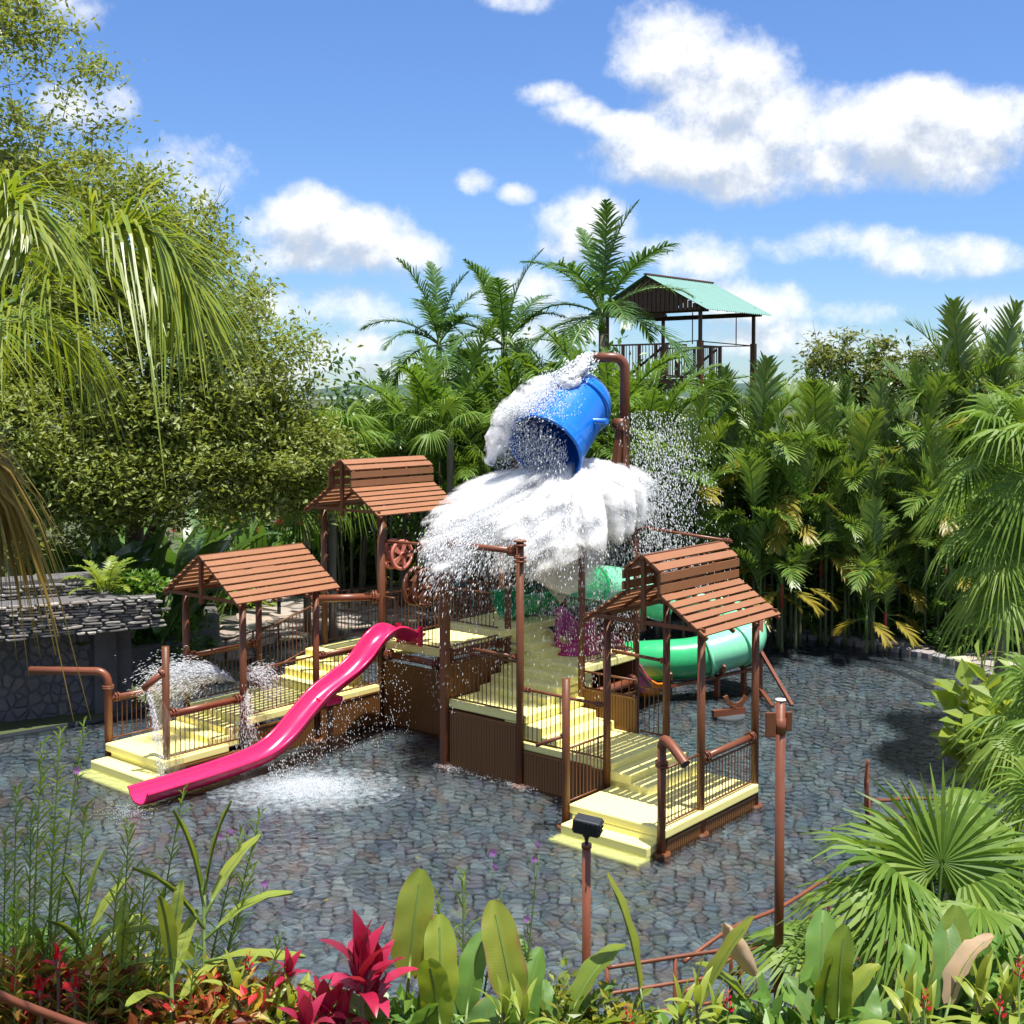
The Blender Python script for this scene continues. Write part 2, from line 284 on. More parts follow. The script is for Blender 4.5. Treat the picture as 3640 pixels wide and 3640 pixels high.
# water
m, t = mat('pool_water'); M_WATER = m
geo = t.n('ShaderNodeNewGeometry')
w1 = t.n('ShaderNodeTexNoise', {'Vector': geo.outputs['Position'], 'Scale': 7.0, 'Detail': 5.0, 'Distortion': .8}).outputs[0]
bp = t.n('ShaderNodeBump', {'Height': w1, 'Strength': .8, 'Distance': .05}).outputs[0]
fr = t.n('ShaderNodeFresnel', {0: 1.42, 'Normal': bp})
thru = t.n('ShaderNodeMixShader', {0: .42, 1: t.n('ShaderNodeBsdfTransparent', {0: (.90, .97, .99, 1)}).outputs[0], 2: t.n('ShaderNodeBsdfRefraction', {0: (.84, .94, .98, 1), 'Roughness': .0, 'IOR': 1.33, 'Normal': bp}).outputs[0]})
t.set(t.out.inputs[0], t.n('ShaderNodeMixShader', {0: fr.outputs[0], 1: thru.outputs[0], 2: t.n('ShaderNodeBsdfGlossy', {'Roughness': .06, 'Normal': bp}).outputs[0]}))
m, t = mat('splash_water'); M_SPLASH = m
t.set(t.out.inputs[0], t.n('ShaderNodeMixShader', {0: .5, 1: t.n('ShaderNodeBsdfPrincipled', {'Base Color': (.93, .95, .97, 1), 'Roughness': .25}).outputs[0], 2: t.n('ShaderNodeBsdfTranslucent', {0: (.95, .97, 1, 1)}).outputs[0]}))
m, t = mat('thin_water_veil'); M_VEIL = m
geo = t.n('ShaderNodeNewGeometry'); ln = t.n('ShaderNodeTexNoise', {'Vector': t.n('ShaderNodeMapping', {0: geo.outputs['Position'], 3: (22, 22, 2.2)}).outputs[0], 'Scale': 1.0, 'Detail': 4.0}).outputs[0]
t.set(t.out.inputs[0], t.n('ShaderNodeMixShader', {0: t.n('ShaderNodeMapRange', {0: ln, 1: .35, 2: .75, 3: .12, 4: .8}).outputs[0], 1: t.n('ShaderNodeBsdfTransparent').outputs[0], 2: t.n('ShaderNodeBsdfTranslucent', {0: (.9, .93, .96, 1)}).outputs[0]}))

# ------------------------------------------------------------------ ground, pool, paving
POOL = catmull([(-9.6, 20.6), (-8.3, 21.75), (-7.25, 22.75), (-6.5, 25), (-6.1, 27.2), (-5.4, 29.4), (-3.9, 31.0), (-1.3, 32.4), (1.4, 32.4), (4, 31.6), (6.2, 30.5), (7.5, 29.8), (8.63, 28.7), (9.58, 27.7),
                (10.15, 25.7), (10.1, 23.2), (9.3, 19.8), (7.3, 16.6), (5.3, 14.2), (3.5, 12.2), (1.0, 11.0), (-2.5, 10.9), (-5.6, 11.4), (-9, 12.2), (-12, 14.5), (-12.3, 17.5)], 5, True)
POOL = [Vector((p[0], p[1], 0)) for p in [(q.x, q.y) if len(q) > 1 else q for q in [Vector(x).to_3d() if len(x) == 2 else x for x in POOL]]]
PXY = [(p.x, p.y) for p in POOL]
def inside(x, y, poly=PXY):
    c = False; j = len(poly) - 1
    for i in range(len(poly)):
        xi, yi = poly[i]; xj, yj = poly[j]
        if (yi > y) != (yj > y) and x < (xj - xi) * (y - yi) / (yj - yi) + xi: c = not c
        j = i
    return c
GZ = .06                                             # level of the land round the pool
def bank(x, y):                                      # planted slope on the near side
    t = max(0, min(1, (11.2 - y) / 8)); return GZ + 1.7 * t * t
cx, cy = 0, 21
ang = [math.atan2(y - cy, x - cx) for x, y in PXY]
mb = MB(); k = len(PXY); vs, fs = [], []
rings = [(0, GZ), (1.5, GZ), (5, GZ), (20, GZ), (120, GZ), (900, GZ - 2), (6000, GZ - 20)]
for dr, z in rings:
    for (x, y), a in zip(PXY, ang): vs.append((x + math.cos(a) * dr, y + math.sin(a) * dr, z))
for i in range(len(rings) - 1):
    for j in range(k): fs.append((i * k + j, i * k + (j + 1) % k, (i + 1) * k + (j + 1) % k, (i + 1) * k + j))
mb.add(vs, [tuple(reversed(f)) for f in fs], True); mb.build('ground', M_GROUND, kind='structure')
mb = MB(); mb.add([(x, y, -.17) for x, y in PXY], [tuple(range(k))]) ; mb.f[0] = mb.f[0] if sum((PXY[i][0] * PXY[(i + 1) % k][1] - PXY[(i + 1) % k][0] * PXY[i][1]) for i in range(k)) > 0 else tuple(reversed(mb.f[0]))
mb.add([(x, y, z) for z in (-.17, GZ) for x, y in PXY], [(j, (j + 1) % k, k + (j + 1) % k, k + j) for j in range(k)])
FLOOR = mb.build('pool_floor', M_MORTAR, kind='structure')
P = [[(x, y, bank(x, y) + .05 * math.sin(x * 3.1 + y * 2)) for y in np.linspace(.5, 10.9, 27)] for x in np.linspace(-9, 9, 46)]
for row in P:
    for i, (x, y, z) in enumerate(row):
        if inside(x, y + .25): row[i] = (x, y, -.25)
MB().grid(P).build('planted_bank', M_SOIL, kind='structure')
if sum(PXY[i][0] * PXY[(i + 1) % k][1] - PXY[(i + 1) % k][0] * PXY[i][1] for i in range(k)) < 0: PXY.reverse(); POOL.reverse()
mb = MB(); mb.add([(x, y, 0.0) for x, y in PXY], [tuple(range(k))]); WATER = mb.build('water', M_WATER, kind='structure')

def clip(poly, px, py, qx, qy):
    mx, my, nx, ny = (px + qx) / 2, (py + qy) / 2, qx - px, qy - py; out = []; n = len(poly)
    for i in range(n):
        a, b = poly[i], poly[(i + 1) % n]; da = (a[0] - mx) * nx + (a[1] - my) * ny; db = (b[0] - mx) * nx + (b[1] - my) * ny
        if da <= 0: out.append(a)
        if da * db < 0: t = da / (da - db); out.append((a[0] + (b[0] - a[0]) * t, a[1] + (b[1] - a[1]) * t))
    return out
def stone_cells(x0, x1, y0, y1, s, keep, seed, jit=.46, gap=.011):
    r = random.Random(seed); nx, ny = int((x1 - x0) / s) + 1, int((y1 - y0) / s) + 1
    pts = {(i, j): (x0 + (i + .5 * (j % 2) + r.uniform(-jit, jit)) * s, y0 + (j + r.uniform(-jit, jit)) * s * .9) for i in range(-2, nx + 3) for j in range(-2, ny + 3)}
    res = []
    for j in range(ny):
        for i in range(nx):
            px, py = pts[i, j]
            if not keep(px, py): continue
            poly = [(px - s * 1.5, py - s * 1.5), (px + s * 1.5, py - s * 1.5), (px + s * 1.5, py + s * 1.5), (px - s * 1.5, py + s * 1.5)]
            for dj in (0, -1, 1, -2, 2):
                for di in (0, -1, 1, -2, 2):
                    if di or dj: poly = clip(poly, px, py, *pts[i + di, j + dj])
            q = []                                            # worn corners
            n = len(poly)
            for a in range(n):
                A, B = poly[a], poly[(a + 1) % n]
                for t in (.13, .5, .87): q.append((A[0] + (B[0] - A[0]) * t, A[1] + (B[1] - A[1]) * t))
            mxx = sum(p[0] for p in q) / len(q); myy = sum(p[1] for p in q) / len(q); rad = sum(math.hypot(p[0] - mxx, p[1] - myy) for p in q) / len(q)
            f = 1 - (gap * r.uniform(.6, 1.7)) / rad
            res.append((mxx, myy, [((p[0] - mxx) * f * r.uniform(.945, 1.025), (p[1] - myy) * f * r.uniform(.945, 1.025)) for p in q]))
    return res
def add_stone(mb, ox, oy, poly, z0, z1, r, tilt=.012):
    n = len(poly); tx, ty = r.uniform(-tilt, tilt) / .1, r.uniform(-tilt, tilt) / .1
    h = lambda p: z1 + p[0] * tx + p[1] * ty
    mb.add([(ox + p[0], oy + p[1], z0) for p in poly] + [(ox + p[0], oy + p[1], h(p) - .012) for p in poly] + [(ox + p[0] * .9, oy + p[1] * .9, h(p)) for p in poly],
           [(i, (i + 1) % n, n + (i + 1) % n, n + i) for i in range(n)] + [(n + i, n + (i + 1) % n, 2 * n + (i + 1) % n, 2 * n + i) for i in range(n)] + [tuple(2 * n + i for i in range(n))])
def lay_stones(cells, parent, m_, z0, z1, limit, name, sd):
    r = random.Random(sd); cells.sort(key=lambda c: math.hypot(c[0], c[1])); rest = MB()
    for q, (x, y, poly) in enumerate(cells):
        zz = z1 + r.uniform(-.012, .012)
        if q < limit:
            b = MB(); add_stone(b, 0, 0, poly, z0, zz, r); b.build(name, m_, parent, loc=(x, y, 0))
        else: add_stone(rest, x, y, poly, z0, zz, r)
    if rest.v: rest.build(name + '_paving', m_, parent, kind='stuff')
def seen(x, y, mg=.6): return y > 10.8 and abs(x) < .43 * y + mg and inside(x, y)
lay_stones(stone_cells(-13, 10.5, 10.8, 33, .20, seen, 3), FLOOR, M_STONE, -.17, -.09, 296, 'stone', 5)

PATH_L = [(-7.0, 24.6), (-6.3, 27.3), (-5.5, 29.6), (-4.0, 31.2), (-1.3, 32.6), (1.4, 32.6), (3.0, 32.2), (3.5, 38.4), (-1, 38.8), (-4.6, 38), (-6.6, 35.4), (-7.7, 31.8), (-7.4, 27.6), (-7.4, 25.6)]
PATH_R = [(4.2, 31.8), (6.3, 30.7), (7.6, 30.0), (8.8, 28.9), (9.8, 27.9), (10.4, 25.8), (10.35, 23.2), (13, 23), (13, 27), (11.2, 29.2), (9.3, 30.6), (7.2, 31.8), (4.6, 32.9)]
for poly, nm, sd, s in ((PATH_L, 'path', 11, .62), (PATH_R, 'pavement', 12, .5)):
    b = MB(); kk = len(poly); b.add([(x, y, GZ + .006) for x, y in poly], [tuple(range(kk))])
    ar = sum(poly[i][0] * poly[(i + 1) % kk][1] - poly[(i + 1) % kk][0] * poly[i][1] for i in range(kk))
    if ar < 0: b.f[0] = tuple(reversed(b.f[0]))
    o = b.build(nm, M_PMORTAR, kind='structure')
    xs, ys = [p[0] for p in poly], [p[1] for p in poly]
    lay_stones(stone_cells(min(xs), max(xs), min(ys), max(ys), s, lambda x, y: inside(x, y, poly) and abs(x) < .43 * y + .5, sd, gap=.022), o, M_PATH, GZ, GZ + .03, 290, 'flagstone', sd)
# kerb of edge stones round the far right side
kerb = MB(); kerb.add([(x, y, GZ + .003) for x, y in ((6, 30.4), (6, 30.6), (6.1, 30.6), (6.1, 30.4))], [(0, 3, 2, 1)]); kerb = kerb.build('pool_kerb', M_PMORTAR, kind='structure')
i0, i1 = 9 * 5, 17 * 5; dist = 0
for i in range(i0, i1):
    p, q = POOL[i % k], POOL[(i + 1) % k]; L = (q - p).length; d = (q - p).normalized(); t = 0
    n = max(1, round(L / .42))
    for w in range(n):
        c = p.lerp(q, (w + .5) / n); ln = L / n * .46; wd = random.uniform(.12, .16); nr = Vector((-d.y, d.x, 0))
        poly = [(d * (sx_ * ln * random.uniform(.85, 1)) + nr * (sy_ * wd * random.uniform(.85, 1))) for sx_, sy_ in ((-1, -.7), (-.7, -1), (.7, -1), (1, -.7), (1, .7), (.7, 1), (-.7, 1), (-1, .7))]
        poly = [(v.x, v.y) for v in poly]
        if sum(poly[a][0] * poly[(a + 1) % 8][1] - poly[(a + 1) % 8][0] * poly[a][1] for a in range(8)) < 0: poly.reverse()
        b = MB(); add_stone(b, 0, 0, poly, -.1, GZ + .05 + random.uniform(-.01, .015), random); b.build('kerb_stone', M_EDGE, kerb, loc=(c.x, c.y, 0))
# two submerged step edges at the right shore
for off in (.9, 1.55):
    pts = []
    for i in range(12 * 5 - 2, 15 * 5 + 3):
        p, q = POOL[i], POOL[i + 1]; d = (q - p).normalized(); nn = Vector((-d.y, d.x, 0))
        if not inside(p.x + nn.x, p.y + nn.y): nn = -nn
        pts.append(p + nn * off + Vector((0, 0, -.075)))
    MB().tube(pts, .07, 6).build('pool_step', M_MORTAR, kind='structure')
# far hill
P = [[(x, 2600 + 300 * j, max(0, (1 - (j - 1) ** 2) * (26 + 16 * math.sin(x * .004 + 1) + 8 * math.sin(x * .013)))) for j in (0, .5, 1, 1.5, 2)] for x in range(-2200, 2300, 60)]
MB().grid(P).build('hills', M_HILL, kind='structure')

# ------------------------------------------------------------------ stacked-stone cascade wall on the left
A0, A1 = Vector((-10.9, 20.1, 0)), Vector((-6.55, 22.42, 0)); ad = (A1 - A0).normalized(); an = Vector((ad.y, -ad.x, 0))
wang = math.atan2(ad.y, ad.x); WL = (A1 - A0).length
wall = thing('stone_wall', 'grey wall of thin stacked pale stones with an overhanging top above the pool', 'wall', A0, wang)
b = MB(); b.box(0, WL - .02, .06, 1.3, 1.71, 2.30); b.box(0, WL - .9, .8, 1.5, 2.30, 2.62); b.build('core', M_CONC, wall)
b = MB(); b.box(-.5, WL - .25, .95, 1.3, -.1, 1.708); b.box(WL - .95, WL - .55, .78, .948, -.1, 1.706); b.build('recessed_wall', M_CONC, wall)
r = random.Random(4); nrow = 12
def wstone(L, h, dpt):
    b = MB(); n = 8; pr = []
    for i in range(n):
        a = 2 * math.pi * (i + .5) / n; ca, sa = math.cos(a), math.sin(a)
        pr.append((L / 2 * math.copysign(abs(ca) ** .45, ca) * r.uniform(.9, 1), h / 2 * math.copysign(abs(sa) ** .45, sa) * r.uniform(.85, 1)))
    vs = [(x, .04, z) for x, z in pr] + [(x, -dpt * .6, z) for x, z in pr] + [(x * .8, -dpt, z * .7) for x, z in pr]
    b.add(vs, [(i, (i + 1) % n, n + (i + 1) % n, n + i) for i in range(n)] + [(n + i, n + (i + 1) % n, 2 * n + (i + 1) % n, 2 * n + i) for i in range(n)] + [tuple(2 * n + i for i in range(n))])
    return b
WST = [[wstone(L, .047, .07 + .02 * q).mesh('stacked_stone') for q in range(3)] for L in (.16, .22, .3, .38)]
for row in range(nrow):
    x = r.uniform(0, .1) + 1.75; z = 1.735 + row * .0495
    while x < WL - .05:
        q = r.randrange(4); L = (.16, .22, .3, .38)[q]
        link('stone', WST[q][r.randrange(3)], M_WSTONE, wall, loc=(x + L / 2, .06, z + r.uniform(-.006, .006)), rot=(r.uniform(-.10, .10), r.uniform(-.07, .07), r.uniform(-.10, .10)), scale=(1, r.uniform(.7, 1.5), r.uniform(.75, 1.1)))
        x += L + .012
    y = .1
    while y < 1.2:
        q = r.randrange(3); L = (.16, .22, .3)[q]
        link('stone', WST[q][r.randrange(3)], M_WSTONE, wall, loc=(WL - .02, y + L / 2, z), rot=(0, 0, R(90)))
        y += L + .012
for row in range(4):
    x = 2.1
    while x < WL - 1:
        q = r.randrange(4); L = (.16, .22, .3, .38)[q]
        link('stone', WST[q][r.randrange(3)], M_WSTONE, wall, loc=(x + L / 2, .8, 2.335 + row * .06), rot=(0, r.uniform(-.05, .05), 0)); x += L + .012
rub = MB()
for (x, y, poly) in stone_cells(.2, WL - 1.0, 0, 1.75, .21, lambda x, y: x < WL - 1.0 and y < 1.66, 21, gap=.014):
    n = len(poly); rub.add([(x + p[0], .952, y + p[1]) for p in poly] + [(x + p[0], .935, y + p[1]) for p in poly] + [(x + p[0] * .85, .92, y + p[1] * .85) for p in poly], [(i, (i + 1) % n, n + (i + 1) % n, n + i) for i in range(n)] + [(n + i, n + (i + 1) % n, 2 * n + (i + 1) % n, 2 * n + i) for i in range(n)] + [tuple(2 * n + i for i in range(n))])
rub.build('rubble_stones', stone_mat('rubble_stone', [(.10, .10, .11), (.15, .145, .15), (.12, .11, .13), (.17, .16, .15), (.09, .10, .11)], .8, 7, .6), wall, kind='stuff')
# curved pebble-dash retaining wall beside it
pts = catmull([(-8.7, 24.6), (-7.85, 25.4), (-7.25, 26.2), (-6.95, 27.6), (-7.0, 29.2), (-7.5, 31)], 6)
pts = [Vector((p[0], p[1])) for p in pts]; b = MB(); prof = []
for i, p in enumerate(pts):
    d = (pts[min(i + 1, len(pts) - 1)] - pts[max(i - 1, 0)]).normalized(); nn = Vector((-d.y, d.x))
    prof.append([(p.x - nn.x * .0, p.y - nn.y * .0, 0), (p.x, p.y, .64), (p.x + nn.x * .06, p.y + nn.y * .06, .70), (p.x + nn.x * .3, p.y + nn.y * .3, .70), (p.x + nn.x * .36, p.y + nn.y * .36, .64), (p.x + nn.x * .36, p.y + nn.y * .36, 0)])
b.grid(prof, False); b.build('retaining_wall', M_GRAVEL, label='low curved pebbledash wall below the shrubs beside the flagstone path', cat='wall')

# ------------------------------------------------------------------ the play structure
PS = thing('play_structure', 'brown and yellow water play structure with slatted roofs, stairs and railings in the pool', 'play structure', (OX, OY, 0), TH)
def A3(a, b, z): return Vector((a, -b, z))
def post(a, b, z0, z1, r=.058, n=12, lab=None, foot=True, m_=M_POST, square=0, parent=PS):
    mb = MB()
    if square: mb.box(-square, square, -square, square, z0, z1)
    else: mb.tube([(0, 0, z0), (0, 0, z1)], r, n)
    o = mb.build('post', m_, parent, loc=A3(a, b, 0), label=lab)
    if foot and z0 < 0: MB().tube([(0, 0, -.1), (0, 0, .02)], r * 2.1, 12).build('base_plate', M_POST, o)
    return o
def collar(parent, p, d, r=.085, w=.025, gap=.05, n=14, m_=M_PIPE):
    d = Vector(d).normalized(); mb = MB()
    for s in (0, 1): mb.tube([Vector(p) + d * (s * gap - w / 2), Vector(p) + d * (s * gap + w / 2)], r, n)
    x = d.cross(Vector((0, 0, 1))).normalized(); y = x.cross(d)
    for q in range(6):
        c = Vector(p) + (x * math.cos(q * 1.047) + y * math.sin(q * 1.047)) * r * .86
        mb.tube([c - d * .03, c + d * (gap + .03)], .008, 5)
    return mb.build('flange', m_, parent)
def pipe(p, q, r=.045, ends=(1, 1), name='pipe'):
    p, q = A3(*p), A3(*q); o = MB().tube([p, q], r, 12).build(name, M_PIPE, PS); d = (q - p).normalized()
    if ends[0]: collar(o, p + d * .07, d, r * 1.75)
    if ends[1]: collar(o, q - d * .07, -d, r * 1.75)
    return o
BARS = {}
def railing(p, q, z0, z1, sp=.088, r=.0085, rail=.018, z0b=None, z1b=None, lab=None, top=True):
    """top and bottom rail with upright bars from p=(a,b) to q"""
    z0b = z0 if z0b is None else z0b; z1b = z1 if z1b is None else z1b
    P0, P1 = Vector((p[0], -p[1], 0)), Vector((q[0], -q[1], 0)); mb = MB(); Z = Vector((0, 0, 1))
    mb.tube([P0 + Z * z0, P1 + Z * z0b], rail * .85, 8)
    o = mb.build('railing', M_RAIL, PS, label=lab)
    if top: MB().tube([P0 + Z * z1, P1 + Z * z1b], rail, 8).build('top_rail', M_RAIL, o)
    L = (P1 - P0).length; n = max(2, round(L / sp))
    for i in range(1, n):
        t = i / n; c = P0.lerp(P1, t); a, bb = z0 + (z0b - z0) * t, z1 + (z1b - z1) * t; h = round(bb - a, 2)
        if h not in BARS: BARS[h] = MB().tube([(0, 0, 0), (0, 0, h)], r, 6, cap=False).mesh('bar')
        link('bar', BARS[h], M_RAIL, o, loc=(c.x, c.y, a))
    return o
def deck(a0, a1, b0, b1, z, th=.12, lab=None, name='deck', lip=True):
    mb = MB(); mb.abox(a0, a1, b0, b1, z - th, z); o = bevel(mb.build(name, M_YEL, PS, label=lab), .022, 3); return o
def panel(p, q, z0, z1, th=.03, lab=None, nrib=None):
    P0, P1 = Vector((p[0], -p[1], 0)), Vector((q[0], -q[1], 0)); Z = Vector((0, 0, 1)); d = (P1 - P0).normalized(); nn = d.cross(Z)
    mb = MB(); mb.add([e + nn * s * th / 2 + Z * z for e in (P0, P1) for s in (-1, 1) for z in (z0, z1)], [(0, 1, 3, 2), (4, 6, 7, 5), (0, 4, 5, 1), (2, 3, 7, 6), (1, 5, 7, 3), (0, 2, 6, 4)])
    for s in (-1, 1): mb.bar(P0 + Z * (z1 - .012) + nn * s * .02, P1 + Z * (z1 - .012) + nn * s * .02, .02, .03)
    nrib = max(6, int((P1 - P0).length / .055))
    for i in range(nrib + 1):                                  # shallow rolled ribs
        c = P0.lerp(P1, (i + .5) / (nrib + 1))
        for s in (-1, 1): mb.bar(c + nn * s * (th / 2) + Z * z0, c + nn * s * (th / 2) + Z * (z1 - .03), .014, .018, up=d)
    return mb.build('side_panel', M_PANEL, PS, label=lab)
# posts: front right shelter and stair
g7 = 1.57
post(-.97, 4.77, -.12, 1.46); post(-.97, 3.2, -.12, 2.07, lab='short round post at the left of the front platform')
post(0, 4.77, -.12, 2.86, .056); post(1.5, 4.77, -.12, 2.86, .056); post(0, 3.2, -.12, 2.86, .056); post(1.57, 3.2, -.12, 2.86, .056)
p7 = post(0, g7, -.12, 3.75, .06, lab='tall round post at the front of the stair tower')
collar(p7, (0, 0, 3.45), (0, 0, 1), .1, .03, .06); collar(p7, (0, 0, 3.70), (0, 0, 1), .1, .03, .06)
post(0, 0, -.12, 3.42, square=.062, lab='broad square post at the left of the stair tower')
post(g7, g7, -.12, 4.1, .058); post(3.14, g7, -.12, 4.62, .055); post(g7, 0, -.12, 4.3, .056); post(3.14, 0, -.12, 4.6, .056)
post(1.23, -1.2, -.12, 3.4, .052); post(2.8, -1.2, -.12, 4.0, .05)
# left walkway and back shelter
o = post(-3.33, -2.8, -.12, 2.09, lab='short post with a downward spout beside the pink slide'); post(-1.9, -2.74, -.12, 2.66); post(-.34, -2.74, -.12, 2.66); post(-1.9, -4.3, -.12, 2.66); post(-.34, -4.3, -.12, 2.66)
post(1.23, -2.74, -.12, 3.86, .072); post(1.23, -4.3, -.12, 3.86, .06); post(2.8, -2.74, -.12, 3.86, .06); post(2.8, -4.3, -.12, 3.86, .06)
# spout post on the far left: upright, elbow and level arm in one bent pipe
arc = [A3(-3.34, -4.4, -.12), A3(-3.34, -4.4, 1.28)]; ld = Vector((-.71, .71, 0)) * .0 + (Vector((-CA, -SA, 0)) * 0)
lw = Vector((-1.0, .06, 0)); c_, s_ = math.cos(-TH), math.sin(-TH); lv = Vector((lw.x * c_ - lw.y * s_, lw.x * s_ + lw.y * c_, 0)).normalized()
for i in range(1, 7):
    a = i / 6 * math.pi / 2; arc.append(A3(-3.34, -4.4, 1.28) + lv * .19 * (1 - math.cos(a)) + Vector((0, 0, .19 * math.sin(a))))
arc.append(arc[-1] + lv * 1.12)
o = MB().tube(arc, .066, 14).build('spout_pipe', M_PIPE, PS, label='bent spout pipe reaching out over the water'); collar(o, A3(-3.34, -4.4, 1.2), (0, 0, 1), .095, .03, .03)
MB().tube([(0, 0, -.1), (0, 0, .02)], .12, 12).build('base_plate', M_POST, o, loc=A3(-3.34, -4.4, 0))
o = MB().tube([A3(-3.33, -2.8, 1.72), A3(-3.62, -2.98, 1.45)], .056, 12).build('spout', M_PIPE, PS); collar(o, A3(-3.36, -2.83, 1.69), A3(-.29, -.18, -.27), .08, .025, .02)
# spout on the front right corner post
o = MB().tube(catmull([A3(-.97, 4.77, 1.40), A3(-.99, 4.83, 1.51), A3(-1.06, 5.0, 1.46), A3(-1.15, 5.24, 1.31)], 5), .066, 14, cap=False).build('spout', M_PIPE, PS, label='open pipe spout on the front right corner post')
MB().tube([A3(-1.06, 5.0, 1.46), A3(-1.148, 5.236, 1.312)], .054, 14, cap=True).build('bore_shade_plug', M_BLACK, o); collar(o, A3(-.97, 4.77, 1.16), (0, 0, 1), .088, .03, .05)  # solid black plug stands in for the shade inside the open pipe
# decks and stairs, front right flight
deck(-.97, 1.5, 3.25, 4.84, .33, .13, 'sunlit front platform'); deck(-.97, -.55, 3.3, 4.7, .2, .3, name='step')
bevel(MB().abox(-1.2, -.9, 3.28, 4.7, -.15, .12).build('step', M_YEL, PS), .02); bevel(MB().abox(-1.45, -1.15, 3.25, 4.72, -.17, -.03).build('step', M_YEL, PS, label='submerged step'), .02)
deck(.02, 1.53, 3.0, 3.9, .447, .2, name='step'); deck(.02, 1.53, 2.9, 3.6, .56, .24, name='step')
deck(.03, 1.56, 1.55, 3.28, .67, .12, 'middle landing of the front stair')
for i, zz in enumerate((.807, .943)): deck(.06, 1.54 - .08 * i, 1.2, 2.25 - .30 * i, zz, .2, name='step')
deck(.03, 1.54, .04, 1.66, 1.08, .13, 'lower stair landing in shade')
for i, zz in enumerate((1.2, 1.32, 1.44)): deck(.72 + .27 * i, 1.9, .1, 1.54, zz, .2, name='step')
deck(1.53, 3.08, .03, 1.60, 1.56, .13, 'upper landing with the magenta slide entrance')
for i, zz in enumerate((1.67, 1.78, 1.89)): deck(1.62, 2.9 - .22 * i, -.3, .72 - .24 * i, zz, .2, name='step')
deck(1.29, 3.0, -1.2, .06, 2.0, .13, 'top deck of the tower')
# panels
panel((0.02, .1), (0.02, 1.5), -.15, .92, lab='wide brown panel under the lower stair landing'); panel((.02, 1.64), (.02, 3.13), -.15, .545)
panel((-.9, 4.79), (-.06, 4.79), -.15, .17, nrib=3); panel((.06, 4.79), (1.44, 4.79), -.15, .17, nrib=5)
panel((.08, 0), (1.52, 0), 1.09, 1.62); panel((1.57, 1.62), (1.57, 2.65), .5, 1.22); panel((1.64, g7), (3.08, g7), -.15, .9)
panel((1.62, 0), (3.1, 0), -.1, 1.5); panel((3.12, .06), (3.12, 1.5), .0, 1.42)
panel((1.23, -2.66), (1.23, -1.26), -.15, 1.13, lab='brown panel under the pink slide deck'); panel((1.31, -1.2), (2.75, -1.2), -.15, 1.3); 
panel((-3.25, -2.72), (-1.98, -2.72), -.15, .19, nrib=5); panel((-1.84, -2.72), (-.42, -2.72), -.15, .50); panel((-.27, -2.72), (1.15, -2.72), -.15, .585)
panel((-3.25, -4.4), (-1.98, -4.36), -.15, .19, nrib=5); panel((-1.84, -4.34), (-.42, -4.34), -.15, .50)
# left walkway decks
deck(-3.46, -2.2, -4.32, -2.72, .33, .13, 'sunlit platform at the foot of the left walkway'); deck(-3.4, -3.2, -4.25, -2.78, .2, .3, name='step')
bevel(MB().abox(-3.75, -3.4, -4.28, -2.78, -.15, .12).build('step', M_YEL, PS), .02); bevel(MB().abox(-4.02, -3.7, -4.3, -2.76, -.17, -.03).build('step', M_YEL, PS, label='submerged step'), .02)
deck(-2.42, -1.7, -4.28, -2.8, .447, .2, name='step'); deck(-2.14, -1.6, -4.28, -2.8, .56, .24, name='step')
deck(-1.86, 1.2, -4.3, -2.72, .68, .13, 'long walkway under the left roof')
for i, zz in enumerate((.82, .96, 1.1)): deck(-.05 + .26 * i, 1.1, -4.26, -3.1, zz, .2, name='step')
deck(.72, 2.75, -4.28, -2.78, 1.22, .13); deck(1.27, 2.76, -2.72, -1.2, 1.5, .14, 'deck at the head of the pink slide')
# railings
railing((-.9, 4.77), (-.06, 4.77), .37, 1.1); railing((.06, 4.77), (1.44, 4.77), .37, .93); railing((-.9, 3.2), (-.06, 3.2), .34, 1.08)
railing((.0, 1.64), (0, 3.14), .72, 1.47, top=False); railing((-.97, 3.14), (-.02, 2.3), .70, 1.4, z1b=1.47, top=False) if 0 else None
railing((1.57, 2.72), (1.57, 3.14), .72, 1.42); railing((0, .1), (0, 1.5), 1.13, 1.9); railing((.08, 0), (1.52, 0), 1.64, 1.92); railing((1.57, 1.64), (1.57, 2.65), 1.24, 1.5, sp=.15)
railing((1.64, g7), (3.08, g7), 1.62, 2.3); railing((1.3, .0), (1.3, -1.14), 2.05, 2.78) ; railing((1.3, -1.2), (2.75, -1.2), 2.05, 2.78); railing((3.1, .1), (3.1, 1.5), 1.62, 2.35)
railing((2.98, -.1), (2.98, -.55), 2.05, 2.8)
railing((1.23, -1.28), (1.23, -1.72), 1.55, 2.3); railing((1.23, -2.4), (1.23, -2.66), 1.55, 2.3); railing((2.78, -2.66), (2.78, -1.3), 1.55, 2.3); railing((1.3, -2.74), (2.74, -2.74), 1.55, 2.35)
railing((-3.27, -2.77), (-1.98, -2.75), .37, .98); railing((-3.28, -4.38), (-1.98, -4.32), .37, .98); railing((-1.84, -2.74), (-.4, -2.74), .73, 1.46); railing((-1.84, -4.3), (-.4, -4.3), .73, 1.46)
railing((-.27, -2.74), (1.16, -2.74), .73, 1.4); railing((-.27, -4.3), (1.16, -4.3), .9, 1.7, z0b=1.28, z1b=2.05); railing((1.3, -4.3), (2.74, -4.3), 1.28, 2.05)
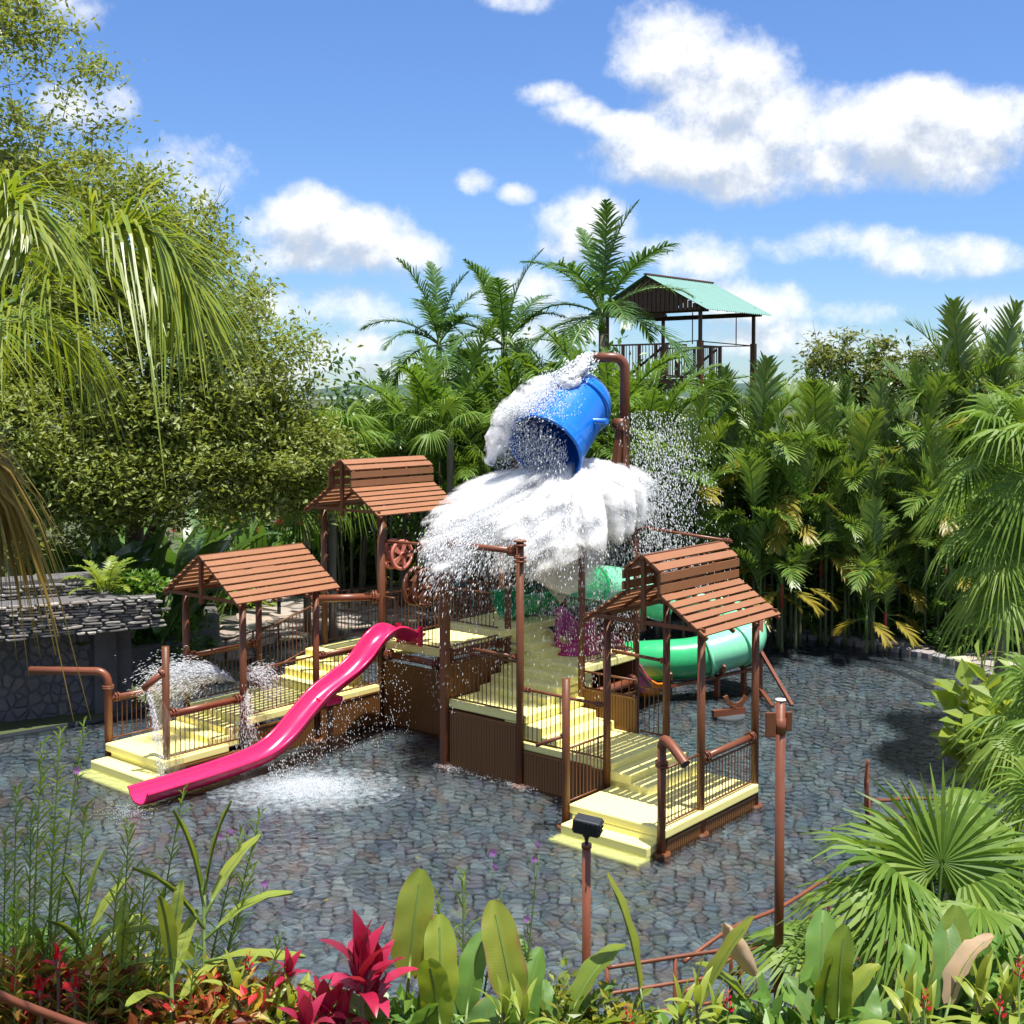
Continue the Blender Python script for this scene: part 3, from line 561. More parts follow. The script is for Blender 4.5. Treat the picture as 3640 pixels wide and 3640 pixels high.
# pipes that double as handrails
pipe((-3.3, -4.39, 1.03), (-1.93, -4.3, 1.03)); pipe((-3.3, -2.79, 1.03), (-1.93, -2.74, 1.03)); pipe((-1.87, -4.3, 1.5), (-.38, -4.3, 1.5)); pipe((-.3, -2.74, 1.45), (1.18, -2.74, 1.45))
pipe((.03, 4.77, 1.03), (1.46, 4.77, 1.03), .048); pipe((0, 1.62, 1.5), (0, 3.15, 1.5), .024); pipe((1.62, 1.55, 1.05), (3.1, 1.55, 1.05), .075); pipe((0.02, .1, 1.72), (1.5, -.05, 1.72), .055) if 0 else None
pipe((.1, -.02, 1.66), (.1, -1.9, 1.66), .05) if 0 else None
pipe((1.25, -1.28, 1.25), (1.25, -2.66, 1.25), .06); pipe((.06, -.06, 1.78), (1.5, -.06, 1.78), .06); pipe((0, .06, 3.6), (0, 1.5, 3.6), .05)
pipe((3.14, g7, 3.72), (3.2, 3.4, 3.6), .026); pipe((1.3, -2.9, 3.3), (1.25, -1.2, 3.35), .028, (0, 0)); pipe((1.18, -2.74, 2.3), (.2, -3.5, 2.3), .07, (1, 0))
for p, q in (((3.14, g7, 3.55), (2.65, g7, 4.2)), ((3.14, 0, 3.55), (2.65, 0, 4.2)), ((g7, 0, 3.55), (2.05, 0, 4.2)), ((g7, g7, 3.55), (2.05, g7, 4.2)), ((3.14, g7, 3.3), (3.14, 1.1, 4.1))): MB().bar(A3(*p), A3(*q), .09).build('brace', M_POST, PS)
# water guns and taps on the railing
for p, q in (((-.97, 3.2, 1.28), (-1.2, 2.85, 1.12)), ((-.02, 1.5, 1.98), (-.1, .75, 2.0)), ((1.5, 3.2, 1.9), (1.4, 2.3, 1.95))):
    o = MB().tube([A3(*p), A3(*q)], .028, 10).build('water_gun', M_RAIL, PS); collar(o, A3(*p), A3(*q) - A3(*p), .05, .02, .03)
# roofs
SLATM = {}
def roof(name, a0, a1, bc, zr, spans, gable_posts, lab, zt):
    """spans: (b offset from ridge, z) pairs from ridge to eave per slope; slats run along a"""
    mb = MB(); L = a1 - a0
    rise = [spans[0]] + spans[1:]
    for a in (a0 + .06, a0 + L * .36, a0 + L * .66, a1 - .06):
        for s in (-1, 1):
            for (d0, z0), (d1, z1) in zip(spans[:-1], spans[1:]): mb.bar(A3(a, bc + s * (d0 - .045 * (d0 == d1)), z0 - .04), A3(a, bc + s * (d1 - .045 * (d0 == d1)), z1 - .04), .045, .05)
    mb.bar(A3(a0, bc, zr - .02), A3(a1, bc, zr - .02), .06)
    for a in (a0 + .06, a1 - .06):                                    # tie beams and king posts
        mb.bar(A3(a, bc - spans[-1][0] + .04, zt), A3(a, bc + spans[-1][0] - .04, zt), .05); mb.bar(A3(a, bc, zt - .12), A3(a, bc, zr - .03), .06)
    for s in (-1, 1): mb.bar(A3(a0 + .06, bc + s * gable_posts, zt + .0), A3(a1 - .06, bc + s * gable_posts, zt + .0), .06)
    rf = mb.build('roof', M_POST, PS, label=lab); rf['roof_of'] = name
    for s in (-1, 1):
        for (d0, z0), (d1, z1) in zip(spans[:-1], spans[1:]):
            ln = math.hypot(d1 - d0, z1 - z0); n = max(1, round(ln / .152)); pitch_ = ln / n
            ang_ = math.atan2(z1 - z0, d1 - d0)
            key = (round(L, 2), round(pitch_, 3))
            if key not in SLATM: SLATM[key] = MB().box(-L / 2, L / 2, -pitch_ * .365, pitch_ * .365, -.012, .012).mesh('slat')
            for i in range(n):
                t = (i + .5) / n; d, z = d0 + (d1 - d0) * t, z0 + (z1 - z0) * t
                link('slat', SLATM[key], M_SLAT, rf, loc=A3((a0 + a1) / 2 + random.uniform(-.006, .006), bc + s * d, z), rot=(-s * ang_, random.uniform(-.003, .003), 0))
roof('front', -.3, 1.83, 3.985, 3.77, [(.02, 3.775), (.31, 3.565), (.31, 3.25), (1.02, 2.77)], .79, 'two tier slatted roof over the front right shelter', 2.84)
roof('left', -2.2, 0.0, -3.52, 3.32, [(.02, 3.33), (1.03, 2.62)], .79, 'single pitched slatted roof over the left walkway', 2.64)
roof('back', .93, 3.1, -3.52, 4.77, [(.02, 4.785), (.31, 4.59), (.31, 4.275), (1.03, 3.80)], .79, 'highest slatted roof behind the pink slide', 3.86)
# dump bucket support: dome, ring beam, bearing stands
M_DOME = painted('grey_dome', (.22, .23, .24), .35, .1)
b = MB(); b.lathe([(0.02, 4.62), (.4, 4.58), (.75, 4.46), (1.0, 4.26), (1.02, 4.2)], 28, Matrix.Translation(A3(2.35, .8, 0))); b.build('splash_dome', M_DOME, PS, label='grey dome plate under the tipping bucket')
for b0 in (0.0, g7):
    MB().bar(A3(1.5, b0, 4.25), A3(3.2, b0, 4.25), .12).build('beam', M_POST, PS)
for s, aa, bb in ((1, 2.75, 1.50), (-1, 1.95, .02)):
    b = MB(); b.bar(A3(aa - .25, bb, 4.3), A3(aa, bb, 5.42), .10, .12); b.bar(A3(aa + .25, bb, 4.3), A3(aa, bb, 5.42), .10, .12); b.bar(A3(aa, bb, 4.3), A3(aa, bb, 5.5), .16, .05)
    o = b.build('bearing_stand', M_POST, PS); MB().tube([A3(aa, bb - .1, 5.48), A3(aa, bb + .1, 5.48)], .11, 14).build('bearing', M_POST, o)
fp = [A3(3.02, 1.40, 4.3), A3(3.02, 1.40, 6.42)]
fd = (A3(2.35, .8, 0) - A3(3.02, 1.40, 0)).normalized()
for i in range(1, 6): a = i / 5 * math.pi / 2; fp.append(A3(3.02, 1.40, 6.42) + fd * .2 * (1 - math.cos(a)) + Vector((0, 0, .2 * math.sin(a))))
fp.append(fp[-1] + fd * .36); o = MB().tube(fp, .085, 14).build('filler_pipe', M_PIPE, PS, label='tall bent pipe pouring water into the blue bucket'); FILL = fp[-1]

# ------------------------------------------------------------------ slides, bucket, wheels (each its own thing)
def trough(path, hw, depth, side=(0, 1), n=9, lip=.035, th=.02):
    """open half-round chute along a path; returns a mesh builder with thickness"""
    path = [Vector(p) for p in path]; rows_in, rows_out = [], []
    for i, p in enumerate(path):
        d = (path[min(i + 1, len(path) - 1)] - path[max(i - 1, 0)]); x = Vector((d.y, -d.x, 0)).normalized(); upv = x.cross(d.normalized()); upv = upv if upv.z > 0 else -upv
        ri, ro = [], []
        for j in range(n):
            a = math.pi * j / (n - 1); cx_ = -math.cos(a); prof = (abs(cx_) ** 3.2)
            ri.append(p + x * (hw * cx_) + upv * (depth * prof)); ro.append(p + x * ((hw + th) * cx_) + upv * (depth * prof - th * (1.6 - prof)))
        L0, L1 = ri[0] - x * lip + upv * .005, ri[-1] + x * lip + upv * .005
        ri = [L0 - upv * .03, L0] + ri + [L1, L1 - upv * .03]; rows_in.append(ri); rows_out.append(ro)
    mb = MB(); mb.grid(rows_in); mb.grid([list(reversed(r_)) for r_ in rows_out])
    for rin, rout in ((rows_in[0], rows_out[0]), (rows_in[-1], rows_out[-1])):
        m_ = len(rout); mb.add(rin[2:2 + m_] + rout, [(j, j + 1, m_ + j + 1, m_ + j) for j in range(m_ - 1)])
    return mb
S = thing('slide', 'pink wavy water slide running from the deck down into the pool', 'slide', fl(1.3, -2.05), TH)
off = A3(1.3, -2.05, 0)
prof = [(1.36, 1.53), (1.12, 1.60), (.92, 1.70), (.74, 1.73), (.5, 1.62), (.2, 1.36), (-.1, 1.18), (-.45, 1.04), (-.8, .88), (-1.15, .64), (-1.5, .38), (-1.85, .21), (-2.25, .13), (-2.9, .09), (-3.6, .07), (-4.33, .06)]
pth = [p - off for p in catmull([A3(a, -2.05, z) for a, z in prof], 5)]
o = trough(pth, .23, .19, n=13); o.build('chute', M_PINK, S)
b = MB(); b.abox(1.22, 1.30, -2.36, -2.28, 1.5, 1.86).abox(1.22, 1.30, -1.82, -1.74, 1.5, 1.86); b.v = [tuple(Vector(v) - off) for v in b.v]; bevel(b.build('end_lug', M_PINK, S), .015)
for a_, zt in ((-.62, .82), (-.0, 1.1)):
    b = MB(); b.abox(a_ - .22, a_ + .16, -2.2, -1.9, zt - .02, zt + .10); b.v = [tuple(Vector(v) - off) for v in b.v]
    if a_ < -.1:
        bevel(b.build('saddle', M_PINK, S), .03); b = MB().tube([A3(a_ - .02, -2.05, -.12) - off, A3(a_ - .02, -2.05, zt) - off], .05, 12); o = b.build('support_post', M_POST, S)

S = thing('tube_slide', 'green and mint tube slide curling out from the top deck to the water', 'slide', fl(3.0, -.5), TH); off = A3(3.0, -.5, 0)
def to_fl(x, y, z): dx, dy = x - OX, y - OY; return A3(dx * CA + dy * SA, dx * SA - dy * CA, z)
tp = catmull([A3(3.0, -.5, 2.45), A3(3.5, -.45, 2.42), to_fl(1.5, 23.6, 2.3), to_fl(2.2, 24.6, 2.1), to_fl(3.0, 25.3, 1.72), to_fl(3.8, 25.6, 1.5), to_fl(4.45, 25.5, 1.36), to_fl(4.78, 25.05, 1.2), to_fl(4.65, 24.55, 1.02), to_fl(4.15, 24.3, .88), to_fl(3.5, 24.2, .76), to_fl(2.7, 24.25, .70), to_fl(1.9, 24.6, .58)], 6)
tp = [p - off for p in tp]; k1 = 12; k2 = 43; k3 = 58
MB().tube(tp[:k1 + 1], .40, 20, cap=False).build('tube', M_GREEN, S, label='dark green upper tube'); MB().tube(tp[k1:26], .40, 20, cap=False).build('tube', M_MINT, S)
tr_ = trough(tp[25:38], .34, .3, n=11); tr_.build('open_chute', M_MINT, S)
MB().tube(tp[37:k3], .40, 22, cap=False).build('tube', M_MINT, S, label='pale mint bend'); MB().tube(tp[k3 - 1:], .40, 22, cap=False).build('tube', M_GREEN, S, label='bright green lower run')
for q in (k1, 37, 50, k3 - 1):
    d = (tp[q + 1] - tp[q - 1]).normalized(); MB().tube([tp[q] - d * .03, tp[q] + d * .03], .445, 22).build('joint_flange', M_MINT if q != k1 else M_GREEN, S)
b = MB(); pts = [A3(2.3, -.35, 2.03), A3(2.95, -.42, 2.03)]
tb = trough([A3(2.1, -.5, 2.07) - off, A3(2.5, -.5, 2.05) - off, A3(3.0, -.5, 2.05) - off], .36, .42, n=13, lip=.05); tb.build('entry_tub', M_GREEN, S)
b = MB(); n = 20
for s in (0, 1): pass
ringp = [A3(2.95, -.5 + .42 * math.cos(a), 2.47 + .42 * math.sin(a)) - off for a in [i / 20 * 2 * math.pi for i in range(21)]]
MB().tube(ringp, .05, 8).build('entry_ring', M_GREEN, S)
STP = (7.6, 1.5)                                              # foot of the thick post beside the bend
# cradles and struts that carry the tube
for q, _ in ((55, 0), (63, 0), (49, 0)):
    c = tp[q] + off; b = MB(); d = (tp[q + 1] - tp[q - 1]).normalized(); x = Vector((d.y, -d.x, 0)).normalized()
    pts = [c - off + x * (.46 * math.cos(a)) + Vector((0, 0, .46 * math.sin(a))) for a in np.linspace(math.pi * 1.12, math.pi * 1.88, 8)]
    for u, v in zip(pts[:-1], pts[1:]): b.bar(u, v, .06, .05, up=d)
    b.bar(pts[3], (pts[3].x, pts[3].y, -.12), .09); b.bar(pts[0] + Vector((0, 0, -.1)), pts[-1] + Vector((0, 0, -.1)), .07)
    b.build('cradle', M_PIPE, S)
MB().tube([A3(*STP, -.12) - off, A3(*STP, 1.75) - off], .085, 14).build('support_post', M_PIPE, S)
for p, q in (((*STP, .95), (6.3, .35, .35)), ((*STP, .5), (5.9, .5, .28)), ((*STP, 1.3), (6.75, 1.0, .55)), ((3.14, 1.57, 1.3), (4.6, .9, .6)), ((*STP, .9), (7.1, 2.5, .0)), ((*STP, .12), (6.7, 2.3, .02)), ((3.14, 1.57, 1.9), (4.6, .3, 1.5))):
    MB().bar(A3(*p) - off, A3(*q) - off, .07, .05).build('strut', M_PIPE, S)

S = thing('cradle_stand', 'small brown pipe cradle standing in the shallow water beside the slide', 'support', on_ground(2590, 2545), R(25))
MB().box(-.35, .35, -.05, .05, .02, .14).build('base_beam', M_PIPE, S); MB().tube([(0, 0, -.12), (0, 0, .02)], .3, 12).build('footing', M_MORTAR, S)
b = MB(); pts = [Vector((.16 + .24 * math.cos(a), 0, .42 + .24 * math.sin(a))) for a in np.linspace(math.pi * 1.05, math.pi * 1.9, 8)]
for u, v in zip(pts[:-1], pts[1:]): b.bar(u, v, .09, .05, up=(0, 1, 0))
b.bar(pts[3], (pts[3].x, 0, .12), .1, .08); b.build('saddle', M_RAIL, S)

S = thing('tub_slide', 'magenta slide with a round entrance tub on the upper landing', 'slide', fl(2.5, .75), TH); off = A3(2.5, .75, 0)
b = MB(); rim, base, rim2 = [], [], []
n = 26
for i in range(n):
    a = 2 * math.pi * i / n; opening = max(0, math.cos(a - math.pi)) ; h = .22 + .52 * max(0, abs(math.sin(a)) ** 1.3) * (1 if math.cos(a) > -.5 else .4) - .06 * opening
    base.append((.40 * math.cos(a), .40 * math.sin(a), 1.565)); rim.append((.36 * math.cos(a), .36 * math.sin(a), 1.565 + h)); rim2.append((.33 * math.cos(a), .33 * math.sin(a), 1.565 + h - .005))
inn = [(.28 * math.cos(2 * math.pi * i / n), .28 * math.sin(2 * math.pi * i / n), 1.64) for i in range(n)]
V = base + rim + rim2 + inn; F = [(r0 * n + i, r0 * n + (i + 1) % n, (r0 + 1) * n + (i + 1) % n, (r0 + 1) * n + i) for r0 in range(3) for i in range(n)] + [tuple(3 * n + i for i in range(n))]
b.add(V, F, True); b.build('entry_tub', M_MAG, S)
b = MB().lathe([(.46, 1.56), (.48, 1.575), (.44, 1.60), (.4, 1.60)], 26); b.build('base_flange', M_MAG, S)
trough([p for p in catmull([(.3, 0, 1.62), (.7, .08, 1.52), (1.3, .2, 1.15), (1.9, .35, .75), (2.3, .46, .45), (2.6, .52, .28)], 5)], .26, .26, n=11).build('chute', M_MAG, S)
trough([Vector((2.6, .52, .28)), Vector((2.9, .57, .16)), Vector((3.25, .6, .10))], .26, .26, n=11).build('exit_chute', M_ORANGE, S, label='orange exit chute')

# tipping bucket, mouth tilted down to the near left
bc = at_dist(2012, 1495, 20.85); S = thing('bucket', 'large blue tipping bucket pouring water from the top of the tower', 'bucket', bc)
axw = Vector((-.46, -.69, -.55)).normalized(); q = axw.to_track_quat('Z', 'Y').to_matrix().to_4x4()
q = q @ Matrix.Scale(1.06, 4)
MB().lathe([(0.01, -.78), (.36, -.78), (.46, -.74), (.515, -.62), (.53, -.4), (.555, 0), (.585, .45), (.61, .74), (.645, .75), (.645, .79), (.60, .79), (.575, .45), (.545, 0), (.50, -.55), (.01, -.66)], 40, q).build('shell', M_BLUE, S)
for z in (-.45,): MB().lathe([(.535 + .04 * (z + .4), z - .03), (.57 + .04 * (z + .4), z - .02), (.57 + .04 * (z + .4), z + .02), (.535 + .04 * (z + .4), z + .03)], 40, q).build('rib', M_BLUE, S)
xa = (q.to_3x3() @ Vector((1, 0, 0))); xa = Vector((.77, -.64, 0))
MB().tube([xa * -.85, xa * .85], .05, 10).build('axle', M_BLUE, S)
BC = bc

# water wheels
def wheel(c, rad, m_, lab, tw=0.0):
    S = thing('water_wheel', lab, 'wheel', c, TH)
    for s in (0, 1):
        n = 32; b = MB(); y0 = s * .24; Rm = Matrix.Translation((0, y0, 0)) @ Matrix.Rotation(R(90), 4, 'X')
        b.lathe([(rad * .80, -.02), (rad, -.02), (rad, .02), (rad * .80, .02), (rad * .80, -.02)], n, Rm); b.lathe([(.012, -.026), (rad * .2, -.026), (rad * .2, .026), (.012, .026)], 16, Rm)
        for k_ in range(5):
            a = tw + k_ * 2 * math.pi / 5; w0, w1 = rad * .10, rad * .2
            d, e = Vector((math.cos(a), 0, math.sin(a))), Vector((-math.sin(a), 0, math.cos(a))); o_ = Vector((0, y0, 0)); t_ = Vector((0, .018, 0))
            vs = [o_ + d * rad * .15 - e * w0, o_ + d * rad * .15 + e * w0, o_ + d * rad * .84 + e * w1, o_ + d * rad * .84 - e * w1]
            b.add([v - t_ for v in vs] + [v + t_ for v in vs], [(0, 1, 2, 3), (7, 6, 5, 4), (0, 4, 5, 1), (1, 5, 6, 2), (2, 6, 7, 3), (3, 7, 4, 0)])
        b.build('disc', m_, S)
    for k_ in range(5):
        a = tw + (k_ + .5) * 2 * math.pi / 5; d = Vector((math.cos(a), 0, math.sin(a))); MB().bar(d * rad * .55 + Vector((0, .02, 0)), d * rad * .55 + Vector((0, .22, 0)), rad * .5, .025, up=d).build('paddle', m_, S)
    MB().tube([(0, -.12, 0), (0, .4, 0)], .03, 10).build('axle', M_PIPE, S); return S
def pt_on(u, v, b):                    # point of the structure frame seen at a pixel, in the plane b = const
    d = ray(u, v); o = Vector((0, 0, CAM_H)); nb = Vector((SA, -CA, 0)); t = (b - (Vector((-OX, -OY, 0)).dot(nb))) / d.dot(nb); return o + d * t
w1 = at_dist(1428, 1972, 22.6); wheel(w1, .285, M_PKWHL, 'salmon pink water wheel beside the back shelter post')
w2 = at_dist(1515, 2088, 22.0); wheel(w2, .36, M_DKWHL, 'dark brown water wheel, lower of the two beside the square post', .3)
MB().tube([w1, at_dist(1640, 1905, 21.6)], .03, 8).build('feed_pipe', M_PIPE, label='thin pipe running from the pink water wheel toward the tower', cat='pipe')

# ------------------------------------------------------------------ splashing water (droplets as geometry)
def drops(name, Pn, size, dirn, stretch, label, m_=None):
    """one mesh of small drops: points, half-size, direction of flight, elongation"""
    Pn = np.asarray(Pn); N = len(Pn); s = np.broadcast_to(np.asarray(size, float).reshape(-1, 1), (N, 1)); d = np.broadcast_to(np.asarray(dirn, float), (N, 3)); d = d / np.linalg.norm(d, axis=1, keepdims=True)
    h = np.where(np.abs(d[:, 2:3]) > .9, [[1., 0, 0]], [[0, 0, 1.]]); x = np.cross(d, h); x /= np.linalg.norm(x, axis=1, keepdims=True); y = np.cross(d, x)
    st = np.broadcast_to(np.asarray(stretch, float).reshape(-1, 1), (N, 1)) * s
    c, sn = -.5, .866
    V = np.stack([Pn + d * st, Pn + x * s, Pn + (x * c + y * sn) * s, Pn + (x * c - y * sn) * s, Pn - d * st * 1.2], 1).reshape(-1, 3)
    F = np.array([(0, 1, 2), (0, 2, 3), (0, 3, 1), (4, 2, 1), (4, 3, 2), (4, 1, 3)])
    F = (F[None] + (np.arange(N) * 5)[:, None, None]).reshape(-1, 3)
    return link(name, np_mesh(name, V, F, True), m_ or M_SPLASH, kind='stuff', label=label)
cT = np.array(fl(2.35, .8, 0)); toc = np.array([-.58, -.81]); toc /= np.linalg.norm(toc); tor = np.array([.81, -.58])
def sheet(phi, rr):
    """height of the sheet of water thrown off the dome; it reaches farthest towards the near left"""
    u = rr; reach = sheet_reach(phi); t = u / reach
    return 4.62 - (.12 + .85 * np.clip(np.cos(phi - PH0) * .6 + .4, 0, 1)) * t ** 1.9
def sheet_reach(phi): return 1.05 + 1.35 * np.clip(np.cos(phi - PH0) * .75 + .25, 0, 1) ** 1.3 + .18 * np.sin(phi * 7) + .12 * np.sin(phi * 13 + 1) + .08 * np.sin(phi * 29)
PH0 = math.atan2(-.46, -.89)
N = 70000
phi = rng.uniform(-math.pi, math.pi, N); phi = np.where(rng.random(N) < .55, PH0 + rng.normal(0, .75, N), phi)
tt = rng.random(N) ** .55 * (1 + .08 * np.abs(rng.normal(0, 1, N))); rr = sheet_reach(phi) * tt
z = sheet(phi, rr) + rng.normal(0, 1, N) * (.07 + .12 * tt) - .08 - .15 * tt
Pn = np.stack([cT[0] + np.cos(phi) * rr, cT[1] + np.sin(phi) * rr, z], 1)
dv = np.stack([np.cos(phi), np.sin(phi), -.25 - 1.5 * tt ** 2], 1) + rng.normal(0, .25, (N, 3))
drops('splash_spray', Pn, rng.uniform(.003, .011, N), dv, rng.uniform(1.5, 5.5, N), 'thick white spray thrown out under the blue bucket')
# body of the sheet: a closed cloud of fine spray, thick at the heart and torn at the rim
def spray_mat(name, dens, scale, lo, hi, stretch=(1, 1, 1), col=.985, radial=None, fade=None):
    m, t = mat(name); tcn = t.n('ShaderNodeTexCoord'); P0 = tcn.outputs['Object']; vec = t.n('ShaderNodeMapping', {0: P0, 3: stretch}).outputs[0]; hi_ = hi
    x = t.n('ShaderNodeSeparateXYZ', {0: P0}); rr = t.m('SQRT', t.m('ADD', t.m('MULTIPLY', x.outputs[0], x.outputs[0]), t.m('MULTIPLY', x.outputs[1], x.outputs[1])))
    if radial: # streaks that run outwards from the middle
        vec = t.n('ShaderNodeCombineXYZ', {0: t.m('MULTIPLY', t.m('DIVIDE', x.outputs[0], t.m('MAXIMUM', rr, .05)), radial), 1: t.m('MULTIPLY', t.m('DIVIDE', x.outputs[1], t.m('MAXIMUM', rr, .05)), radial), 2: t.m('ADD', t.m('MULTIPLY', rr, 1.1), t.m('MULTIPLY', x.outputs[2], 4.5))}).outputs[0]
    nn = t.n('ShaderNodeTexNoise', {'Vector': vec, 'Scale': scale, 'Detail': 5.0, 'Roughness': .65}).outputs[0]
    v = nn
    if fade: v = t.m('SUBTRACT', nn, t.m('MULTIPLY', t.n('ShaderNodeMapRange', {0: rr, 1: fade[0], 2: fade[1]}).outputs[0], fade[2]))
    d = t.m('MULTIPLY', t.n('ShaderNodeMapRange', {0: v, 1: lo, 2: hi}, interpolation_type='SMOOTHSTEP').outputs[0], dens)
    t.set(t.out.inputs[1], t.n('ShaderNodeVolumePrincipled', {'Color': (col, col, col, 1), 'Density': d, 'Anisotropy': .1})); m.cycles.volume_step_rate = .1; return m
SC.cycles.volume_bounces = 7; SC.cycles.max_bounces = 10
def closed_shell(name, top, bot, m_, label, na=96, nr=24, c=cT, reach=None):
    P, Q = [], []
    for j in range(na + 1):
        ph = 2 * math.pi * (j % na) / na - math.pi; Rr = float(reach(ph)); ra, rb = [], []
        for i in range(nr):
            t = i / (nr - 1); rr_ = Rr * t; x, y = c[0] + math.cos(ph) * rr_, c[1] + math.sin(ph) * rr_; za, zb = top(ph, t), bot(ph, t)
            if i == nr - 1: za = zb = (za + zb) / 2
            ra.append((x, y, za)); rb.append((x, y, zb))
        P.append(ra + list(reversed(rb))[1:])
    b = MB().grid(P); me = b.mesh(name); bm = bmesh.new(); bm.from_mesh(me); bmesh.ops.remove_doubles(bm, verts=bm.verts, dist=1e-4); bmesh.ops.recalc_face_normals(bm, faces=bm.faces); bm.to_mesh(me); bm.free()
    me.transform(Matrix.Translation((-c[0], -c[1], 0))); return link(name, me, m_, kind='stuff', label=label, loc=(c[0], c[1], 0))
hN = [rng.normal(0, 1, 6) for _ in range(4)]
wob = lambda ph, t, k: sum(h * math.sin(ph * (3 + 4 * i) + t * (5 + 3 * i) + i * k) for i, h in enumerate(hN[k])) * .02
rch = lambda ph: sheet_reach(ph) * 1.16
closed_shell('water_sheet', lambda ph, t: float(sheet(ph, t * sheet_reach(ph))) + .06 + .18 * max(0, math.sin(min(1, t * 1.1) * math.pi)) ** .5 + wob(ph, t, 0), lambda ph, t: float(sheet(ph, t * sheet_reach(ph))) - .22 - .42 * t ** .7 + wob(ph, t, 1) * 1.5, spray_mat('fine_spray', 34.0, 1.0, .29, .72, radial=5.5, fade=(.9, 2.5, .25)), 'thick white burst of water spreading off the dome under the bucket', reach=rch)
vc = np.array(fl(1.75, 1.0, 0))
closed_shell('falling_mist', lambda ph, t: 4.0 - .3 * t * t, lambda ph, t: 2.75 + .5 * t ** 2.5 + .2 * math.sin(ph * 2 + 1) * t, spray_mat('thin_spray', 9.0, 2.4, .14, .62, (3, 3, .35), .95, fade=(.15, .9, .42)), 'grey white mist falling through the middle of the tower', 64, 14, vc, lambda ph: .9)
def spray_tube(name, path, radii, m_, label, n=14, k=7):
    pts = catmull(path, k); rs = np.interp(np.linspace(0, 1, len(pts)), np.linspace(0, 1, len(radii)), radii); b = MB(); b.tube(pts, list(rs), n)
    b.v = [tuple(Vector(v) + Vector((math.sin(v[2] * 17 + v[0] * 9), math.sin(v[0] * 19 + v[1] * 7), math.sin(v[1] * 15 + v[2] * 5))) * .022) for v in b.v]
    return b.build(name, m_, kind='stuff', label=label)
M_SP2 = spray_mat('loose_spray', 26.0, 6.5, .45, .75)
_ax = Vector(axw); _sd = Vector((.77, -.64, 0)); _up = _ax.cross(_sd).normalized(); _up = _up if _up.z > 0 else -_up
sp = lambda al, th, r: BC + _ax * al + (_sd * math.sin(th) + _up * math.cos(th)) * r
spray_tube('bucket_spray', [sp(-.25, -.15, .70), sp(.05, -.35, .74), sp(.4, -.55, .76), sp(.75, -.75, .78), sp(1.0, -.95, .80) + Vector((0, 0, -.1)), sp(1.15, -1.15, .85) + Vector((0, 0, -.3))], [.08, .20, .27, .28, .22, .10], M_SP2, 'white water tumbling over the upper left side of the bucket')
spray_tube('bucket_spray', [sp(.2, -.9, .72), sp(.55, -1.05, .80), sp(.85, -1.25, .90) + Vector((0, 0, -.12)), sp(1.0, -1.4, 1.05) + Vector((0, 0, -.35))], [.10, .22, .24, .08], M_SP2, 'white water thrown off the left rim of the bucket')
spray_tube('jet_core', [F0_ := PS.matrix_basis @ FILL, F0_ + Vector((-.20, -.17, -.12)), F0_ + Vector((-.36, -.30, -.42)), BC + Vector((-.05, -.05, .62))], [.07, .09, .13, .19], spray_mat('jet_spray', 70.0, 9.0, .40, .56), 'white core of the jet falling from the tall pipe')

# drops falling all round below the sheet
N = 13000
phi = rng.uniform(-math.pi, math.pi, N); rr = sheet_reach(phi) * rng.uniform(.35, 1.12, N); z0 = sheet(phi, rr); zz = z0 - rng.random(N) ** 1.3 * 2.6
Pn = np.stack([cT[0] + np.cos(phi) * rr, cT[1] + np.sin(phi) * rr, np.maximum(zz, .05)], 1)
drops('falling_drops', Pn, rng.uniform(.0025, .0065, N), np.stack([np.cos(phi) * .25, np.sin(phi) * .25, -np.ones(N)], 1), rng.uniform(2.5, 6, N), 'drops of water falling round the stair tower')
N = 7000                                                        # right hand shower
c0 = np.array(at_dist(2330, 1800, 21.2)); Pn = np.stack([c0[0] + rng.normal(0, .36, N) * (1.2 - .25 * rng.random(N)), c0[1] + rng.normal(0, .5, N), 5.7 - 3.2 * rng.random(N) ** .8], 1); Pn[:, 0] += .12 * np.sin(Pn[:, 2] * 3) + (5.6 - Pn[:, 2]) * .06
drops('falling_drops', Pn, rng.uniform(.003, .0085, N), np.array([.12, -.05, -1]), rng.uniform(1.5, 4.5, N), 'shower of drops to the right of the bucket')
# grey veil falling in front of the green tub, in the middle of the tower
N = 16000
c0 = np.array(fl(1.75, 1.0, 0)); rad = np.abs(rng.normal(0, .36, N)); a = rng.uniform(0, 2 * math.pi, N)
Pn = np.stack([c0[0] + rad * np.cos(a), c0[1] + rad * np.sin(a) * .6, 3.9 - rng.random(N) ** .9 * 1.25 * (1.1 - .5 * np.clip(rad / .6, 0, 1))], 1)
drops('falling_veil', Pn, rng.uniform(.003, .010, N), np.array([.0, .0, -1]), rng.uniform(2, 6, N), 'grey white veil of water falling through the middle of the tower', M_SPLASH)
# jet from the filler pipe
F0 = np.array(PS.matrix_basis @ FILL); Bt = np.array(BC) + np.array([-.05, -.05, .52]); N = 2600
t = rng.random(N); w = .045 + .11 * t
Pn = F0[None] * (1 - t[:, None]) + Bt[None] * t[:, None]; Pn[:, 2] += .16 * (t - t * t) * 4 * .5; Pn += rng.normal(0, 1, (N, 3)) * w[:, None] * .8
drops('pipe_jet', Pn, rng.uniform(.006, .02, N), np.array(Bt - F0), rng.uniform(1.2, 2.5, N), 'jet of white water from the tall pipe into the bucket')
